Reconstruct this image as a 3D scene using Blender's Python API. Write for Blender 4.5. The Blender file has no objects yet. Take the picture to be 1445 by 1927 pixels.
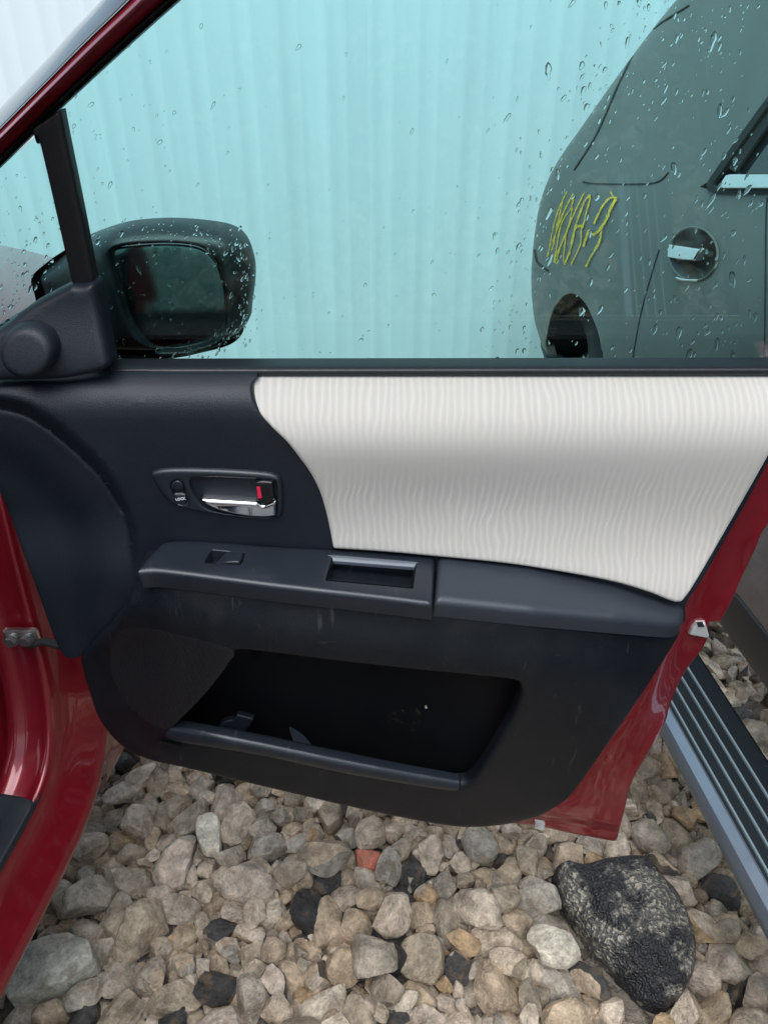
import bpy, bmesh, math, random
import numpy as np
from mathutils import Vector, Matrix, Quaternion, noise, geometry

# ------------------------------------------------------------------ camera, world, sun, exposure
sc = bpy.context.scene
C = sc.collection
PITCH, FOC, CX, CY, EYE = math.radians(32), 1447.0, 722.5, 963.5, 1.336
cam_d = bpy.data.cameras.new('camera')
cam = bpy.data.objects.new('camera', cam_d); C.objects.link(cam)
cam.location = (0, 0, EYE)
cam.rotation_euler = (math.pi/2 - PITCH, 0, 0)
cam_d.sensor_fit = 'VERTICAL'; cam_d.sensor_height = 24.0; cam_d.lens = FOC/1927*24.0
cam_d.clip_start = 0.02; cam_d.clip_end = 500
sc.camera = cam
SUN_EL, SUN_AZ = math.radians(70), math.radians(200)       # azimuth clockwise from +Y
w = bpy.data.worlds.new('World'); sc.world = w; w.use_nodes = True
nt = w.node_tree; bg = nt.nodes['Background']
sky = nt.nodes.new('ShaderNodeTexSky'); sky.sky_type = 'NISHITA'; sky.sun_disc = False
sky.sun_elevation = SUN_EL; sky.sun_rotation = SUN_AZ; sky.dust_density = 2.0; sky.air_density = 1.0; sky.ozone_density = 1.0
hs = nt.nodes.new('ShaderNodeHueSaturation'); hs.inputs['Hue'].default_value = 0.475; hs.inputs['Saturation'].default_value = 0.72   # a grey, clouded sky
nt.links.new(sky.outputs[0], hs.inputs['Color']); nt.links.new(hs.outputs[0], bg.inputs['Color'])
bg.inputs['Strength'].default_value = 0.085
sd = bpy.data.lights.new('sun', 'SUN'); sd.energy = 1.5; sd.angle = math.radians(60); sd.color = (.91, .97, 1.0)
sun = bpy.data.objects.new('sun', sd); C.objects.link(sun)
sdir = Vector((math.sin(SUN_AZ)*math.cos(SUN_EL), math.cos(SUN_AZ)*math.cos(SUN_EL), math.sin(SUN_EL)))
sun.rotation_euler = sdir.to_track_quat('Z', 'Y').to_euler()
sun.location = (0, -2, 6)
sc.view_settings.view_transform = 'Standard'; sc.view_settings.look = 'None'
sc.view_settings.gamma = 1.0; sc.view_settings.use_curve_mapping = False
sc.view_settings.exposure = 1.3
sc.cycles.max_bounces = 10; sc.cycles.transparent_max_bounces = 16; sc.cycles.transmission_bounces = 8
sc.cycles.use_denoising = True

# ------------------------------------------------------------------ measuring helpers (photo pixel + a real plane -> point)
cp, sp = math.cos(PITCH), math.sin(PITCH)
def ray(px, py):
    a, b = (px-CX)/FOC, (CY-py)/FOC
    return a, cp + b*sp, -sp + b*cp
def PY(px, py, Y):
    a, dy, dz = ray(px, py); t = Y/dy
    return Vector((a*t, Y, EYE + dz*t))
def PZ(px, py, z):
    a, dy, dz = ray(px, py); t = (z-EYE)/dz
    return Vector((a*t, dy*t, z))
def PX(px, py, X):
    a, dy, dz = ray(px, py); t = X/a
    return Vector((X, dy*t, EYE + dz*t))
GY, GZ, GS = 0.80, 1.05, 0.27                   # door glass: Y at sill, sill height, lean towards the car
def PG(px, py, off=0.0):
    a, dy, dz = ray(px, py)
    t = (GY + off - GS*(EYE-GZ))/(dy + GS*dz)
    return Vector((a*t, dy*t, EYE + dz*t))
def smooth(a, b, x):
    t = min(1, max(0, (x-a)/(b-a))); return t*t*(3-2*t)

# ------------------------------------------------------------------ materials
MATS = {}
def mat(name, col, rough=.5, metal=0, coat=0, spec=.5, tint=None, bump=None, rvar=0, coat_rough=.03):
    """col mixed with tint by noise (scale, amount, colour); bump = (scale, height m, detail)"""
    m = bpy.data.materials.new(name); m.use_nodes = True; MATS[name] = m
    N, L = m.node_tree.nodes, m.node_tree.links
    b = N['Principled BSDF']
    b.inputs['Base Color'].default_value = (*col, 1); b.inputs['Roughness'].default_value = rough
    b.inputs['Metallic'].default_value = metal; b.inputs['Coat Weight'].default_value = coat
    b.inputs['Coat Roughness'].default_value = coat_rough; b.inputs['Specular IOR Level'].default_value = spec
    tc = N.new('ShaderNodeTexCoord')
    if tint:
        s, amt, c2 = tint
        n = N.new('ShaderNodeTexNoise'); n.inputs['Scale'].default_value = s; n.inputs['Detail'].default_value = 6; n.inputs['Roughness'].default_value = .65
        L.new(tc.outputs['Object'], n.inputs['Vector'])
        r = N.new('ShaderNodeMapRange'); r.inputs[1].default_value = .42; r.inputs[2].default_value = .75; r.inputs[4].default_value = amt
        L.new(n.outputs[0], r.inputs[0])
        mx = N.new('ShaderNodeMixRGB'); mx.inputs[1].default_value = (*col, 1); mx.inputs[2].default_value = (*c2, 1)
        L.new(r.outputs[0], mx.inputs[0]); L.new(mx.outputs[0], b.inputs['Base Color'])
        if rvar:
            r2 = N.new('ShaderNodeMapRange'); r2.inputs[1].default_value = .3; r2.inputs[2].default_value = .7
            r2.inputs[3].default_value = rough-rvar; r2.inputs[4].default_value = rough+rvar
            L.new(n.outputs[0], r2.inputs[0]); L.new(r2.outputs[0], b.inputs['Roughness'])
    if bump:
        s, h = bump
        n = N.new('ShaderNodeTexNoise'); n.inputs['Scale'].default_value = s; n.inputs['Detail'].default_value = 3
        L.new(tc.outputs['Object'], n.inputs['Vector'])
        bp = N.new('ShaderNodeBump'); bp.inputs['Strength'].default_value = 1; bp.inputs['Distance'].default_value = h
        L.new(n.outputs[0], bp.inputs['Height']); L.new(bp.outputs[0], b.inputs['Normal'])
    return m

plastic = mat('grained_black_plastic', (.008, .0115, .0185), .45, spec=.42, tint=(9, .5, (.013, .0165, .024)), bump=(900, .0004), rvar=.06)
plastic_low = mat('scuffed_black_plastic', (.004, .006, .0095), .46, spec=.33, tint=(14, .6, (.010, .011, .0135)), bump=(900, .0004), rvar=.08)
plastic_hard = mat('smooth_black_plastic', (.013, .0175, .025), .29, tint=(20, .4, (.019, .023, .030)), bump=(1400, .00015))
chamfer_m = mat('sheen_painted_plastic', (.10, .115, .14), .28)  # same black plastic, coloured paler to stand in for the sky's reflection
pad_m = mat('vinyl_arm_pad', (.026, .033, .044), .38, tint=(12, .4, (.027, .032, .040)), bump=(1200, .0003))
gloss_black = mat('gloss_black', (.008, .009, .011), .2)
def scuffs(m):
    N, L = m.node_tree.nodes, m.node_tree.links; b = N['Principled BSDF']; src = b.inputs['Base Color'].links[0].from_socket; tc = N.new('ShaderNodeTexCoord')
    for sc_, lo, hi, amt, colr in (((150, 20, 24), .66, .74, .35, (.07, .07, .072)), ((18, 18, 190), .70, .78, .3, (.08, .08, .08)), ((420, 420, 420), .69, .78, .5, (.09, .085, .08)), ((11, 11, 11), .58, .80, .4, (.035, .032, .029))):
        mp = N.new('ShaderNodeMapping'); mp.inputs['Scale'].default_value = sc_; mp.inputs['Rotation'].default_value = (0, .5, 0) if sc_[0] != sc_[2] else (0, 0, 0); L.new(tc.outputs['Object'], mp.inputs[0])
        n = N.new('ShaderNodeTexNoise'); n.inputs['Scale'].default_value = 1; n.inputs['Detail'].default_value = 4; L.new(mp.outputs[0], n.inputs['Vector'])
        r = N.new('ShaderNodeMapRange'); r.inputs[1].default_value = lo; r.inputs[2].default_value = hi; r.inputs[4].default_value = amt; L.new(n.outputs[0], r.inputs[0])
        mx = N.new('ShaderNodeMixRGB'); mx.inputs[2].default_value = (*colr, 1); L.new(r.outputs[0], mx.inputs[0]); L.new(src, mx.inputs[1]); src = mx.outputs[0]
    L.new(src, b.inputs['Base Color'])
scuffs(plastic_low); scuffs(plastic_hard)
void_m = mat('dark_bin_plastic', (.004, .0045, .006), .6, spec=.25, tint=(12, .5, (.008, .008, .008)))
rubber = mat('black_rubber', (.012, .013, .015), .42, bump=(300, .0003))
wet_black = mat('wet_black_trim', (.03, .034, .042), .2, coat=1, coat_rough=.1)
red = mat('dark_red_paint', (.24, .006, .016), .34, metal=.3, coat=1.0, tint=(30, .35, (.12, .003, .008)), coat_rough=.05)
def road_dust(m):
    N, L = m.node_tree.nodes, m.node_tree.links; b = N['Principled BSDF']; src = b.inputs['Base Color'].links[0].from_socket; tc = N.new('ShaderNodeTexCoord')
    n = N.new('ShaderNodeTexNoise'); n.inputs['Scale'].default_value = 45; n.inputs['Detail'].default_value = 9; n.inputs['Roughness'].default_value = .75; L.new(tc.outputs['Object'], n.inputs['Vector'])
    sx = N.new('ShaderNodeSeparateXYZ'); L.new(tc.outputs['Object'], sx.inputs[0])
    ad = N.new('ShaderNodeMath'); ad.operation = 'MULTIPLY_ADD'; ad.inputs[1].default_value = -.35; L.new(sx.outputs['Z'], ad.inputs[0]); L.new(n.outputs[0], ad.inputs[2])
    r = N.new('ShaderNodeMapRange'); r.inputs[1].default_value = .40; r.inputs[2].default_value = .62; r.inputs[4].default_value = .32; L.new(ad.outputs[0], r.inputs[0])
    mx = N.new('ShaderNodeMixRGB'); mx.inputs[2].default_value = (.20, .075, .065, 1); L.new(r.outputs[0], mx.inputs[0]); L.new(src, mx.inputs[1]); L.new(mx.outputs[0], b.inputs['Base Color'])
    rr = N.new('ShaderNodeMapRange'); rr.inputs[1].default_value = .40; rr.inputs[2].default_value = .62; rr.inputs[3].default_value = .04; rr.inputs[4].default_value = .30; L.new(ad.outputs[0], rr.inputs[0]); L.new(rr.outputs[0], b.inputs['Coat Roughness'])
road_dust(red)
chrome = mat('chrome', (.78, .78, .80), .10, metal=1)
latch_m = mat('bright_zinc', (.82, .82, .80), .38, metal=.6)
steel = mat('dull_steel', (.5, .5, .5), .32, metal=1, tint=(60, .5, (.25, .22, .2)))
flag_red = mat('red_flag', (.75, .02, .08), .4)
white_print = mat('white_print', (.75, .76, .78), .5)
sticker_m = mat('pale_sticker', (.6, .6, .58), .5, tint=(300, .8, (.25, .2, .2)))
carpet = mat('dark_carpet', (.012, .013, .015), .95, bump=(500, .002))
liner_m = mat('wheel_well_black', (.008, .009, .01), .8)
tyre_m = mat('tyre_rubber', (.035, .036, .037), .7, tint=(20, .5, (.05, .048, .045)), bump=(120, .001))
rim_m = mat('dull_wheel_steel', (.22, .23, .24), .45, metal=.6, tint=(16, .6, (.05, .045, .04)))
mirror_shell = mat('mirror_black', (.02, .024, .026), .4, tint=(20, .4, (.03, .034, .036)))
van_paint = mat('grey_van_paint', (.115, .118, .112), .48, metal=.1, coat=.12, tint=(3, .5, (.15, .145, .135)), coat_rough=.3, rvar=.06)
def add_mud(m):                                    # splashed mud on the lowest part of the doors
    N, L = m.node_tree.nodes, m.node_tree.links; b = N['Principled BSDF']; src = b.inputs['Base Color'].links[0].from_socket
    tc = N.new('ShaderNodeTexCoord'); sx = N.new('ShaderNodeSeparateXYZ'); L.new(tc.outputs['Object'], sx.inputs[0])
    n = N.new('ShaderNodeTexNoise'); n.inputs['Scale'].default_value = 22; n.inputs['Detail'].default_value = 8; n.inputs['Roughness'].default_value = .7; L.new(tc.outputs['Object'], n.inputs['Vector'])
    ad = N.new('ShaderNodeMath'); ad.operation = 'MULTIPLY_ADD'; ad.inputs[1].default_value = -.45; L.new(n.outputs[0], ad.inputs[0]); L.new(sx.outputs['Z'], ad.inputs[2])
    r = N.new('ShaderNodeMapRange'); r.inputs[1].default_value = .42; r.inputs[2].default_value = .18; L.new(ad.outputs[0], r.inputs[0])
    mx = N.new('ShaderNodeMixRGB'); mx.inputs[2].default_value = (.30, .25, .225, 1); L.new(r.outputs[0], mx.inputs[0]); L.new(src, mx.inputs[1]); L.new(mx.outputs[0], b.inputs['Base Color'])
add_mud(van_paint)
van_dark = mat('dark_sill_plastic', (.022, .025, .030), .45, tint=(12, .5, (.05, .046, .042)))
van_glass = mat('dark_side_glass', (.012, .016, .02), .06, coat=.5)
cup_m = mat('shaded_handle_cup', (.03, .033, .034), .3, tint=(30, .5, (.06, .062, .06)))  # body-coloured dish, darkened to carry its shadow and reflection
gap_m = mat('panel_gap_black', (.012, .013, .014), .8)
lamp_red = mat('red_lamp_plastic', (.45, .02, .03), .15, coat=1)
step_black = mat('step_ribbed_rubber', (.004, .008, .011), .55, spec=.25, tint=(18, .5, (.008, .012, .015)))
step_alu = mat('brushed_step_edge', (.25, .31, .37), .38, metal=.75, tint=(25, .5, (.19, .24, .29)))
rib_alu = mat('thin_metal_rib', (.32, .40, .43), .4, metal=.6)
fence_m = mat('white_fence_sheet', (.80, .87, .90), .35, tint=(1.2, .35, (.74, .81, .84)))
soil = mat('wet_dark_soil', (.12, .10, .08), .7, tint=(14, .8, (.24, .20, .155)), bump=(60, .02))

def stone_mat(name, stops, wet=.32, dark=None):
    m = bpy.data.materials.new(name); m.use_nodes = True
    N, L = m.node_tree.nodes, m.node_tree.links; b = N['Principled BSDF']
    oi = N.new('ShaderNodeObjectInfo'); ge = N.new('ShaderNodeNewGeometry')
    ad = N.new('ShaderNodeMath'); ad.operation = 'ADD'; L.new(oi.outputs['Random'], ad.inputs[0]); L.new(ge.outputs['Random Per Island'], ad.inputs[1])
    fr = N.new('ShaderNodeMath'); fr.operation = 'FRACT'; L.new(ad.outputs[0], fr.inputs[0])
    cr = N.new('ShaderNodeValToRGB'); L.new(fr.outputs[0], cr.inputs[0]); cr.color_ramp.interpolation = 'CONSTANT'
    els = cr.color_ramp.elements
    while len(els) < len(stops): els.new(.5)
    for e, (p, c) in zip(els, stops): e.position = p; e.color = (*c, 1)
    n = N.new('ShaderNodeTexNoise'); n.inputs['Scale'].default_value = 26; n.inputs['Detail'].default_value = 8; n.inputs['Roughness'].default_value = .7
    L.new(ge.outputs['Position'], n.inputs['Vector'])
    n2 = N.new('ShaderNodeTexNoise'); n2.inputs['Scale'].default_value = 160; n2.inputs['Detail'].default_value = 5; n2.inputs['Roughness'].default_value = .7
    L.new(ge.outputs['Position'], n2.inputs['Vector'])
    r = N.new('ShaderNodeMapRange'); r.inputs[1].default_value = .35; r.inputs[2].default_value = .68; r.inputs[3].default_value = .64; r.inputs[4].default_value = 1.95
    L.new(n.outputs[0], r.inputs[0])
    r3 = N.new('ShaderNodeMapRange'); r3.inputs[1].default_value = .3; r3.inputs[2].default_value = .7; r3.inputs[3].default_value = .68; r3.inputs[4].default_value = 1.22
    L.new(n2.outputs[0], r3.inputs[0])
    mu = N.new('ShaderNodeMath'); mu.operation = 'MULTIPLY'; L.new(r.outputs[0], mu.inputs[0]); L.new(r3.outputs[0], mu.inputs[1])
    mx = N.new('ShaderNodeVectorMath'); mx.operation = 'SCALE'; L.new(cr.outputs[0], mx.inputs[0]); L.new(mu.outputs[0], mx.inputs['Scale'])
    # rusty / earthy blotches
    n3 = N.new('ShaderNodeTexNoise'); n3.inputs['Scale'].default_value = 38; n3.inputs['Detail'].default_value = 4
    va = N.new('ShaderNodeVectorMath'); va.inputs[1].default_value = (7.3, 2.1, 5.5); L.new(ge.outputs['Position'], va.inputs[0]); L.new(va.outputs[0], n3.inputs['Vector'])
    r4 = N.new('ShaderNodeMapRange'); r4.inputs[1].default_value = .52; r4.inputs[2].default_value = .72; r4.inputs[4].default_value = .55; L.new(n3.outputs[0], r4.inputs[0])
    m3 = N.new('ShaderNodeMixRGB'); m3.inputs[2].default_value = (.30, .20, .12, 1); L.new(r4.outputs[0], m3.inputs[0]); L.new(mx.outputs[0], m3.inputs[1])
    L.new(m3.outputs[0], b.inputs['Base Color'])
    rr = N.new('ShaderNodeMapRange'); rr.inputs[1].default_value = .35; rr.inputs[2].default_value = .65; rr.inputs[3].default_value = wet-.12; rr.inputs[4].default_value = wet+.28
    L.new(n.outputs[0], rr.inputs[0]); L.new(rr.outputs[0], b.inputs['Roughness'])
    ah = N.new('ShaderNodeMath'); ah.operation = 'MULTIPLY_ADD'; ah.inputs[1].default_value = .35; L.new(n2.outputs[0], ah.inputs[0]); L.new(n.outputs[0], ah.inputs[2])
    bp = N.new('ShaderNodeBump'); bp.inputs['Distance'].default_value = .018; bp.inputs['Strength'].default_value = .9
    L.new(ah.outputs[0], bp.inputs['Height']); L.new(bp.outputs[0], b.inputs['Normal'])
    return m
stone_m = stone_mat('wet_gravel_stone', [(0, (0.443, 0.340, 0.242)), (.11, (0.515, 0.414, 0.312)), (.22, (0.371, 0.300, 0.219)), (.32, (0.412, 0.350, 0.279)), (.42, (0.464, 0.355, 0.246)),
                                        (.52, (0.556, 0.453, 0.349)), (.61, (0.309, 0.256, 0.195)), (.69, (0.371, 0.330, 0.274)), (.77, (0.515, 0.419, 0.339)), (.85, (0.443, 0.305, 0.177)), (.89, (0.597, 0.507, 0.395)), (.94, (.055, .052, .05))], .22)
grit_m = stone_mat('gap_shade_grit', [(0, (.10, .082, .062)), (.5, (.14, .115, .088)), (1, (.1, .09, .07))], .4)  # filler coloured dark to deepen the shade between the stones
tar_m = stone_mat('tar_black_stone', [(0, (.028, .027, .028)), (.5, (.04, .038, .037)), (1, (.03, .03, .03))], .3)
pale_m = stone_mat('pale_limestone', [(0, (.62, .56, .45)), (.5, (.60, .55, .46)), (1, (.6, .55, .46))], .45)
slab_m = stone_mat('grey_green_slab', [(0, (.50, .48, .40)), (.5, (.50, .48, .40)), (1, (.48, .46, .39))], .5)
brick_m = stone_mat('orange_brick', [(0, (.50, .17, .11)), (.5, (.5, .17, .11)), (1, (.5, .17, .11))], .6)

def chunk_mat():
    m = bpy.data.materials.new('tarmac_with_aggregate'); m.use_nodes = True
    N, L = m.node_tree.nodes, m.node_tree.links; b = N['Principled BSDF']
    tc = N.new('ShaderNodeTexCoord')
    vo = N.new('ShaderNodeTexVoronoi'); vo.inputs['Scale'].default_value = 210; L.new(tc.outputs['Object'], vo.inputs['Vector'])
    n = N.new('ShaderNodeTexNoise'); n.inputs['Scale'].default_value = 10; n.inputs['Detail'].default_value = 7; n.inputs['Roughness'].default_value = .7
    L.new(tc.outputs['Object'], n.inputs['Vector'])
    n2 = N.new('ShaderNodeTexNoise'); n2.inputs['Scale'].default_value = 90; n2.inputs['Detail'].default_value = 6; L.new(tc.outputs['Object'], n2.inputs['Vector'])
    r = N.new('ShaderNodeMapRange'); r.inputs[1].default_value = .48; r.inputs[2].default_value = .57; L.new(n.outputs[0], r.inputs[0])
    sep = N.new('ShaderNodeSeparateColor'); L.new(vo.outputs['Color'], sep.inputs[0])
    gt = N.new('ShaderNodeMath'); gt.operation = 'GREATER_THAN'; gt.inputs[1].default_value = .72; L.new(sep.outputs[0], gt.inputs[0])
    mm = N.new('ShaderNodeMath'); mm.operation = 'MULTIPLY'; L.new(gt.outputs[0], mm.inputs[0]); L.new(r.outputs[0], mm.inputs[1])
    mg = N.new('ShaderNodeMixRGB'); mg.inputs[1].default_value = (.020, .020, .022, 1); mg.inputs[2].default_value = (.115, .107, .096, 1); L.new(r.outputs[0], mg.inputs[0])
    ms = N.new('ShaderNodeMixRGB'); ms.inputs[2].default_value = (.36, .325, .26, 1); L.new(mm.outputs[0], ms.inputs[0]); L.new(mg.outputs[0], ms.inputs[1])
    L.new(ms.outputs[0], b.inputs['Base Color'])
    b.inputs['Roughness'].default_value = .5
    ad = N.new('ShaderNodeMath'); ad.operation = 'MULTIPLY_ADD'; ad.inputs[1].default_value = .5; L.new(vo.outputs['Distance'], ad.inputs[0]); L.new(n2.outputs[0], ad.inputs[2])
    bp = N.new('ShaderNodeBump'); bp.inputs['Distance'].default_value = .012; bp.inputs['Strength'].default_value = .8
    L.new(ad.outputs[0], bp.inputs['Height']); L.new(bp.outputs[0], b.inputs['Normal'])
    return m
chunk_m = chunk_mat()

def fabric_mat():
    m = bpy.data.materials.new('ribbed_cream_fabric'); m.use_nodes = True
    N, L = m.node_tree.nodes, m.node_tree.links; b = N['Principled BSDF']
    tc = N.new('ShaderNodeTexCoord'); sx = N.new('ShaderNodeSeparateXYZ'); L.new(tc.outputs['Object'], sx.inputs[0])
    def M(op, a, c=None, d=None):
        k = N.new('ShaderNodeMath'); k.operation = op
        for i, v in enumerate((a, c, d)):
            if v is None: continue
            if isinstance(v, (int, float)): k.inputs[i].default_value = v
            else: L.new(v, k.inputs[i])
        return k.outputs[0]
    mp = N.new('ShaderNodeMapping'); mp.inputs['Scale'].default_value = (9, 1, 13); L.new(tc.outputs['Object'], mp.inputs[0])
    n = N.new('ShaderNodeTexNoise'); n.inputs['Scale'].default_value = 1; n.inputs['Detail'].default_value = 2.5; L.new(mp.outputs[0], n.inputs['Vector'])
    mp2 = N.new('ShaderNodeMapping'); mp2.inputs['Scale'].default_value = (60, 1, 24); L.new(tc.outputs['Object'], mp2.inputs[0])
    n2 = N.new('ShaderNodeTexNoise'); n2.inputs['Scale'].default_value = 1; n2.inputs['Detail'].default_value = 1; L.new(mp2.outputs[0], n2.inputs['Vector'])
    ph = M('MULTIPLY', sx.outputs['X'], 128.0)
    ph = M('MULTIPLY_ADD', n.outputs[0], 2.6, ph); ph = M('MULTIPLY_ADD', n2.outputs[0], .85, ph)
    f = M('FRACT', ph)
    # rounded rib with one narrow crest
    d = M('ABSOLUTE', M('SUBTRACT', f, .5)); d = M('MULTIPLY', d, 2.0)              # 0 crest .. 1 valley
    crest = M('POWER', M('SUBTRACT', 1.0, d), 1.7)
    # ribs fade in a worn middle band
    mp3 = N.new('ShaderNodeMapping'); mp3.inputs['Scale'].default_value = (4, 1, 9); L.new(tc.outputs['Object'], mp3.inputs[0])
    n3 = N.new('ShaderNodeTexNoise'); n3.inputs['Scale'].default_value = 1; L.new(mp3.outputs[0], n3.inputs['Vector'])
    zz = M('ABSOLUTE', M('SUBTRACT', sx.outputs['Z'], .948)); zz = M('MULTIPLY_ADD', n3.outputs[0], .03, zz)
    r = N.new('ShaderNodeMapRange'); r.inputs[1].default_value = .022; r.inputs[2].default_value = .060; r.inputs[3].default_value = .15; L.new(zz, r.inputs[0])
    crest = M('MULTIPLY', crest, r.outputs[0])
    fine = N.new('ShaderNodeTexNoise'); fine.inputs['Scale'].default_value = 1200; L.new(tc.outputs['Object'], fine.inputs['Vector'])
    big = N.new('ShaderNodeTexNoise'); big.inputs['Scale'].default_value = 7; big.inputs['Detail'].default_value = 4; L.new(tc.outputs['Object'], big.inputs['Vector'])
    mx = N.new('ShaderNodeMixRGB'); mx.inputs[1].default_value = (.505, .472, .436, 1); mx.inputs[2].default_value = (.61, .562, .505, 1); L.new(crest, mx.inputs[0])
    rb = N.new('ShaderNodeMapRange'); rb.inputs[1].default_value = .5; rb.inputs[2].default_value = .75; rb.inputs[4].default_value = .35; L.new(big.outputs[0], rb.inputs[0])
    m2 = N.new('ShaderNodeMixRGB'); m2.inputs[2].default_value = (.56, .52, .44, 1); L.new(rb.outputs[0], m2.inputs[0]); L.new(mx.outputs[0], m2.inputs[1])
    L.new(m2.outputs[0], b.inputs['Base Color'])
    b.inputs['Roughness'].default_value = .9; b.inputs['Sheen Weight'].default_value = .3; b.inputs['Specular IOR Level'].default_value = .2
    hgt = M('MULTIPLY_ADD', fine.outputs[0], .12, crest)
    bp = N.new('ShaderNodeBump'); bp.inputs['Distance'].default_value = .0008; bp.inputs['Strength'].default_value = .7
    L.new(hgt, bp.inputs['Height']); L.new(bp.outputs[0], b.inputs['Normal'])
    return m
fabric_m = fabric_mat()

def glass_mat(name, tint):
    m = bpy.data.materials.new(name); m.use_nodes = True
    N, L = m.node_tree.nodes, m.node_tree.links; N.remove(N['Principled BSDF'])
    out = N['Material Output']
    tr = N.new('ShaderNodeBsdfTransparent'); gl = N.new('ShaderNodeBsdfGlossy'); gl.inputs['Roughness'].default_value = .02
    tc = N.new('ShaderNodeTexCoord'); mp = N.new('ShaderNodeMapping'); mp.inputs['Scale'].default_value = (26, 1, 1.6); L.new(tc.outputs['Object'], mp.inputs[0])
    n = N.new('ShaderNodeTexNoise'); n.inputs['Scale'].default_value = 1; n.inputs['Detail'].default_value = 4; L.new(mp.outputs[0], n.inputs['Vector'])
    r = N.new('ShaderNodeMapRange'); r.inputs[1].default_value = .35; r.inputs[2].default_value = .7; L.new(n.outputs[0], r.inputs[0])
    mx = N.new('ShaderNodeMixRGB'); mx.inputs[1].default_value = (*tint, 1); mx.inputs[2].default_value = (*[c*.955 for c in tint], 1); L.new(r.outputs[0], mx.inputs[0])
    L.new(mx.outputs[0], tr.inputs['Color'])
    fr = N.new('ShaderNodeFresnel'); fr.inputs['IOR'].default_value = 1.45
    ms = N.new('ShaderNodeMixShader'); L.new(fr.outputs[0], ms.inputs[0]); L.new(tr.outputs[0], ms.inputs[1]); L.new(gl.outputs[0], ms.inputs[2])
    L.new(ms.outputs[0], out.inputs['Surface'])
    return m
glass_m = glass_mat('green_tinted_glass', (.745, .968, .952))
drop_m = mat('rain_water', (1, 1, 1), 0.0)
drop_m.node_tree.nodes['Principled BSDF'].inputs['Transmission Weight'].default_value = 1
drop_m.node_tree.nodes['Principled BSDF'].inputs['IOR'].default_value = 1.33
mirror_m = mat('dark_mirror_glass', (.17, .18, .19), .14, metal=1)

# ------------------------------------------------------------------ object helpers
def obj(name, me, m, parent=None):
    o = bpy.data.objects.new(name, me); C.objects.link(o)
    if m is not None:
        if not me.materials: me.materials.append(m)
    if parent is not None:
        o.parent = parent; o.matrix_parent_inverse = world_of(parent).inverted()
    return o
def world_of(o):
    M_ = o.matrix_basis.copy()
    if o.parent: M_ = world_of(o.parent) @ o.matrix_parent_inverse @ M_
    return M_
def thing(name, label, cat, loc, group=None):
    o = bpy.data.objects.new(name, None); C.objects.link(o); o.location = loc; o.empty_display_size = .1
    tag(o, label, cat, group); return o
def tag(o, label, cat, group=None):
    o['label'] = label; o['category'] = cat
    if group: o['group'] = group
def finish(bm, name, m, parent, angle=40):
    me = bpy.data.meshes.new(name); bm.to_mesh(me); bm.free()
    for p in me.polygons: p.use_smooth = True
    me.set_sharp_from_angle(angle=math.radians(angle))
    return obj(name, me, m, parent)
def curve(pts, n=8):
    """Catmull-Rom through pts (closed); a point with a third entry is a corner"""
    P = [(p[0], p[1], len(p) > 2) for p in pts]; k = len(P); out = []
    for i in range(k):
        p1, p2 = P[i], P[(i+1) % k]
        p0 = P[i-1] if not p1[2] else p1
        p3 = P[(i+2) % k] if not p2[2] else p2
        for j in range(n):
            t = j/n
            out.append(tuple(.5*(2*p1[a] + (p2[a]-p0[a])*t + (2*p0[a]-5*p1[a]+4*p2[a]-p3[a])*t*t + (3*p1[a]-p0[a]-3*p2[a]+p3[a])*t**3) for a in (0, 1)))
    return out
def line(pts, n=8):
    """open Catmull-Rom, any dimension"""
    out = []; k = len(pts)
    for i in range(k-1):
        p0 = pts[max(0, i-1)]; p1 = pts[i]; p2 = pts[i+1]; p3 = pts[min(k-1, i+2)]
        for j in range(n):
            t = j/n
            out.append(tuple(.5*(2*b + (c-a)*t + (2*a-5*b+4*c-d)*t*t + (3*b-a-3*c+d)*t**3) for a, b, c, d in zip(p0, p1, p2, p3)))
    out.append(tuple(pts[-1])); return out
def inside(pts, loop):
    x, y = pts[:, 0], pts[:, 1]; r = np.zeros(len(pts), bool); L = np.array(loop); M_ = np.roll(L, -1, 0)
    for (x0, y0), (x1, y1) in zip(L, M_):
        c = (y0 > y) != (y1 > y)
        if c.any(): r ^= c & (x < (x1-x0)*(y-y0)/((y1-y0) or 1e-12) + x0)
    return r
def segdist(pts, loop, closed=True):
    L = np.array(loop, float); M_ = np.roll(L, -1, 0) if closed else L[1:]; A = L if closed else L[:-1]
    best = np.full(len(pts), 1e9)
    for a, b_ in zip(A, M_):
        d = b_-a; q = d.dot(d) or 1e-12
        t = np.clip(((pts-a)@d)/q, 0, 1); best = np.minimum(best, np.hypot(*(pts-(a+t[:, None]*d)).T))
    return best
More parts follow.
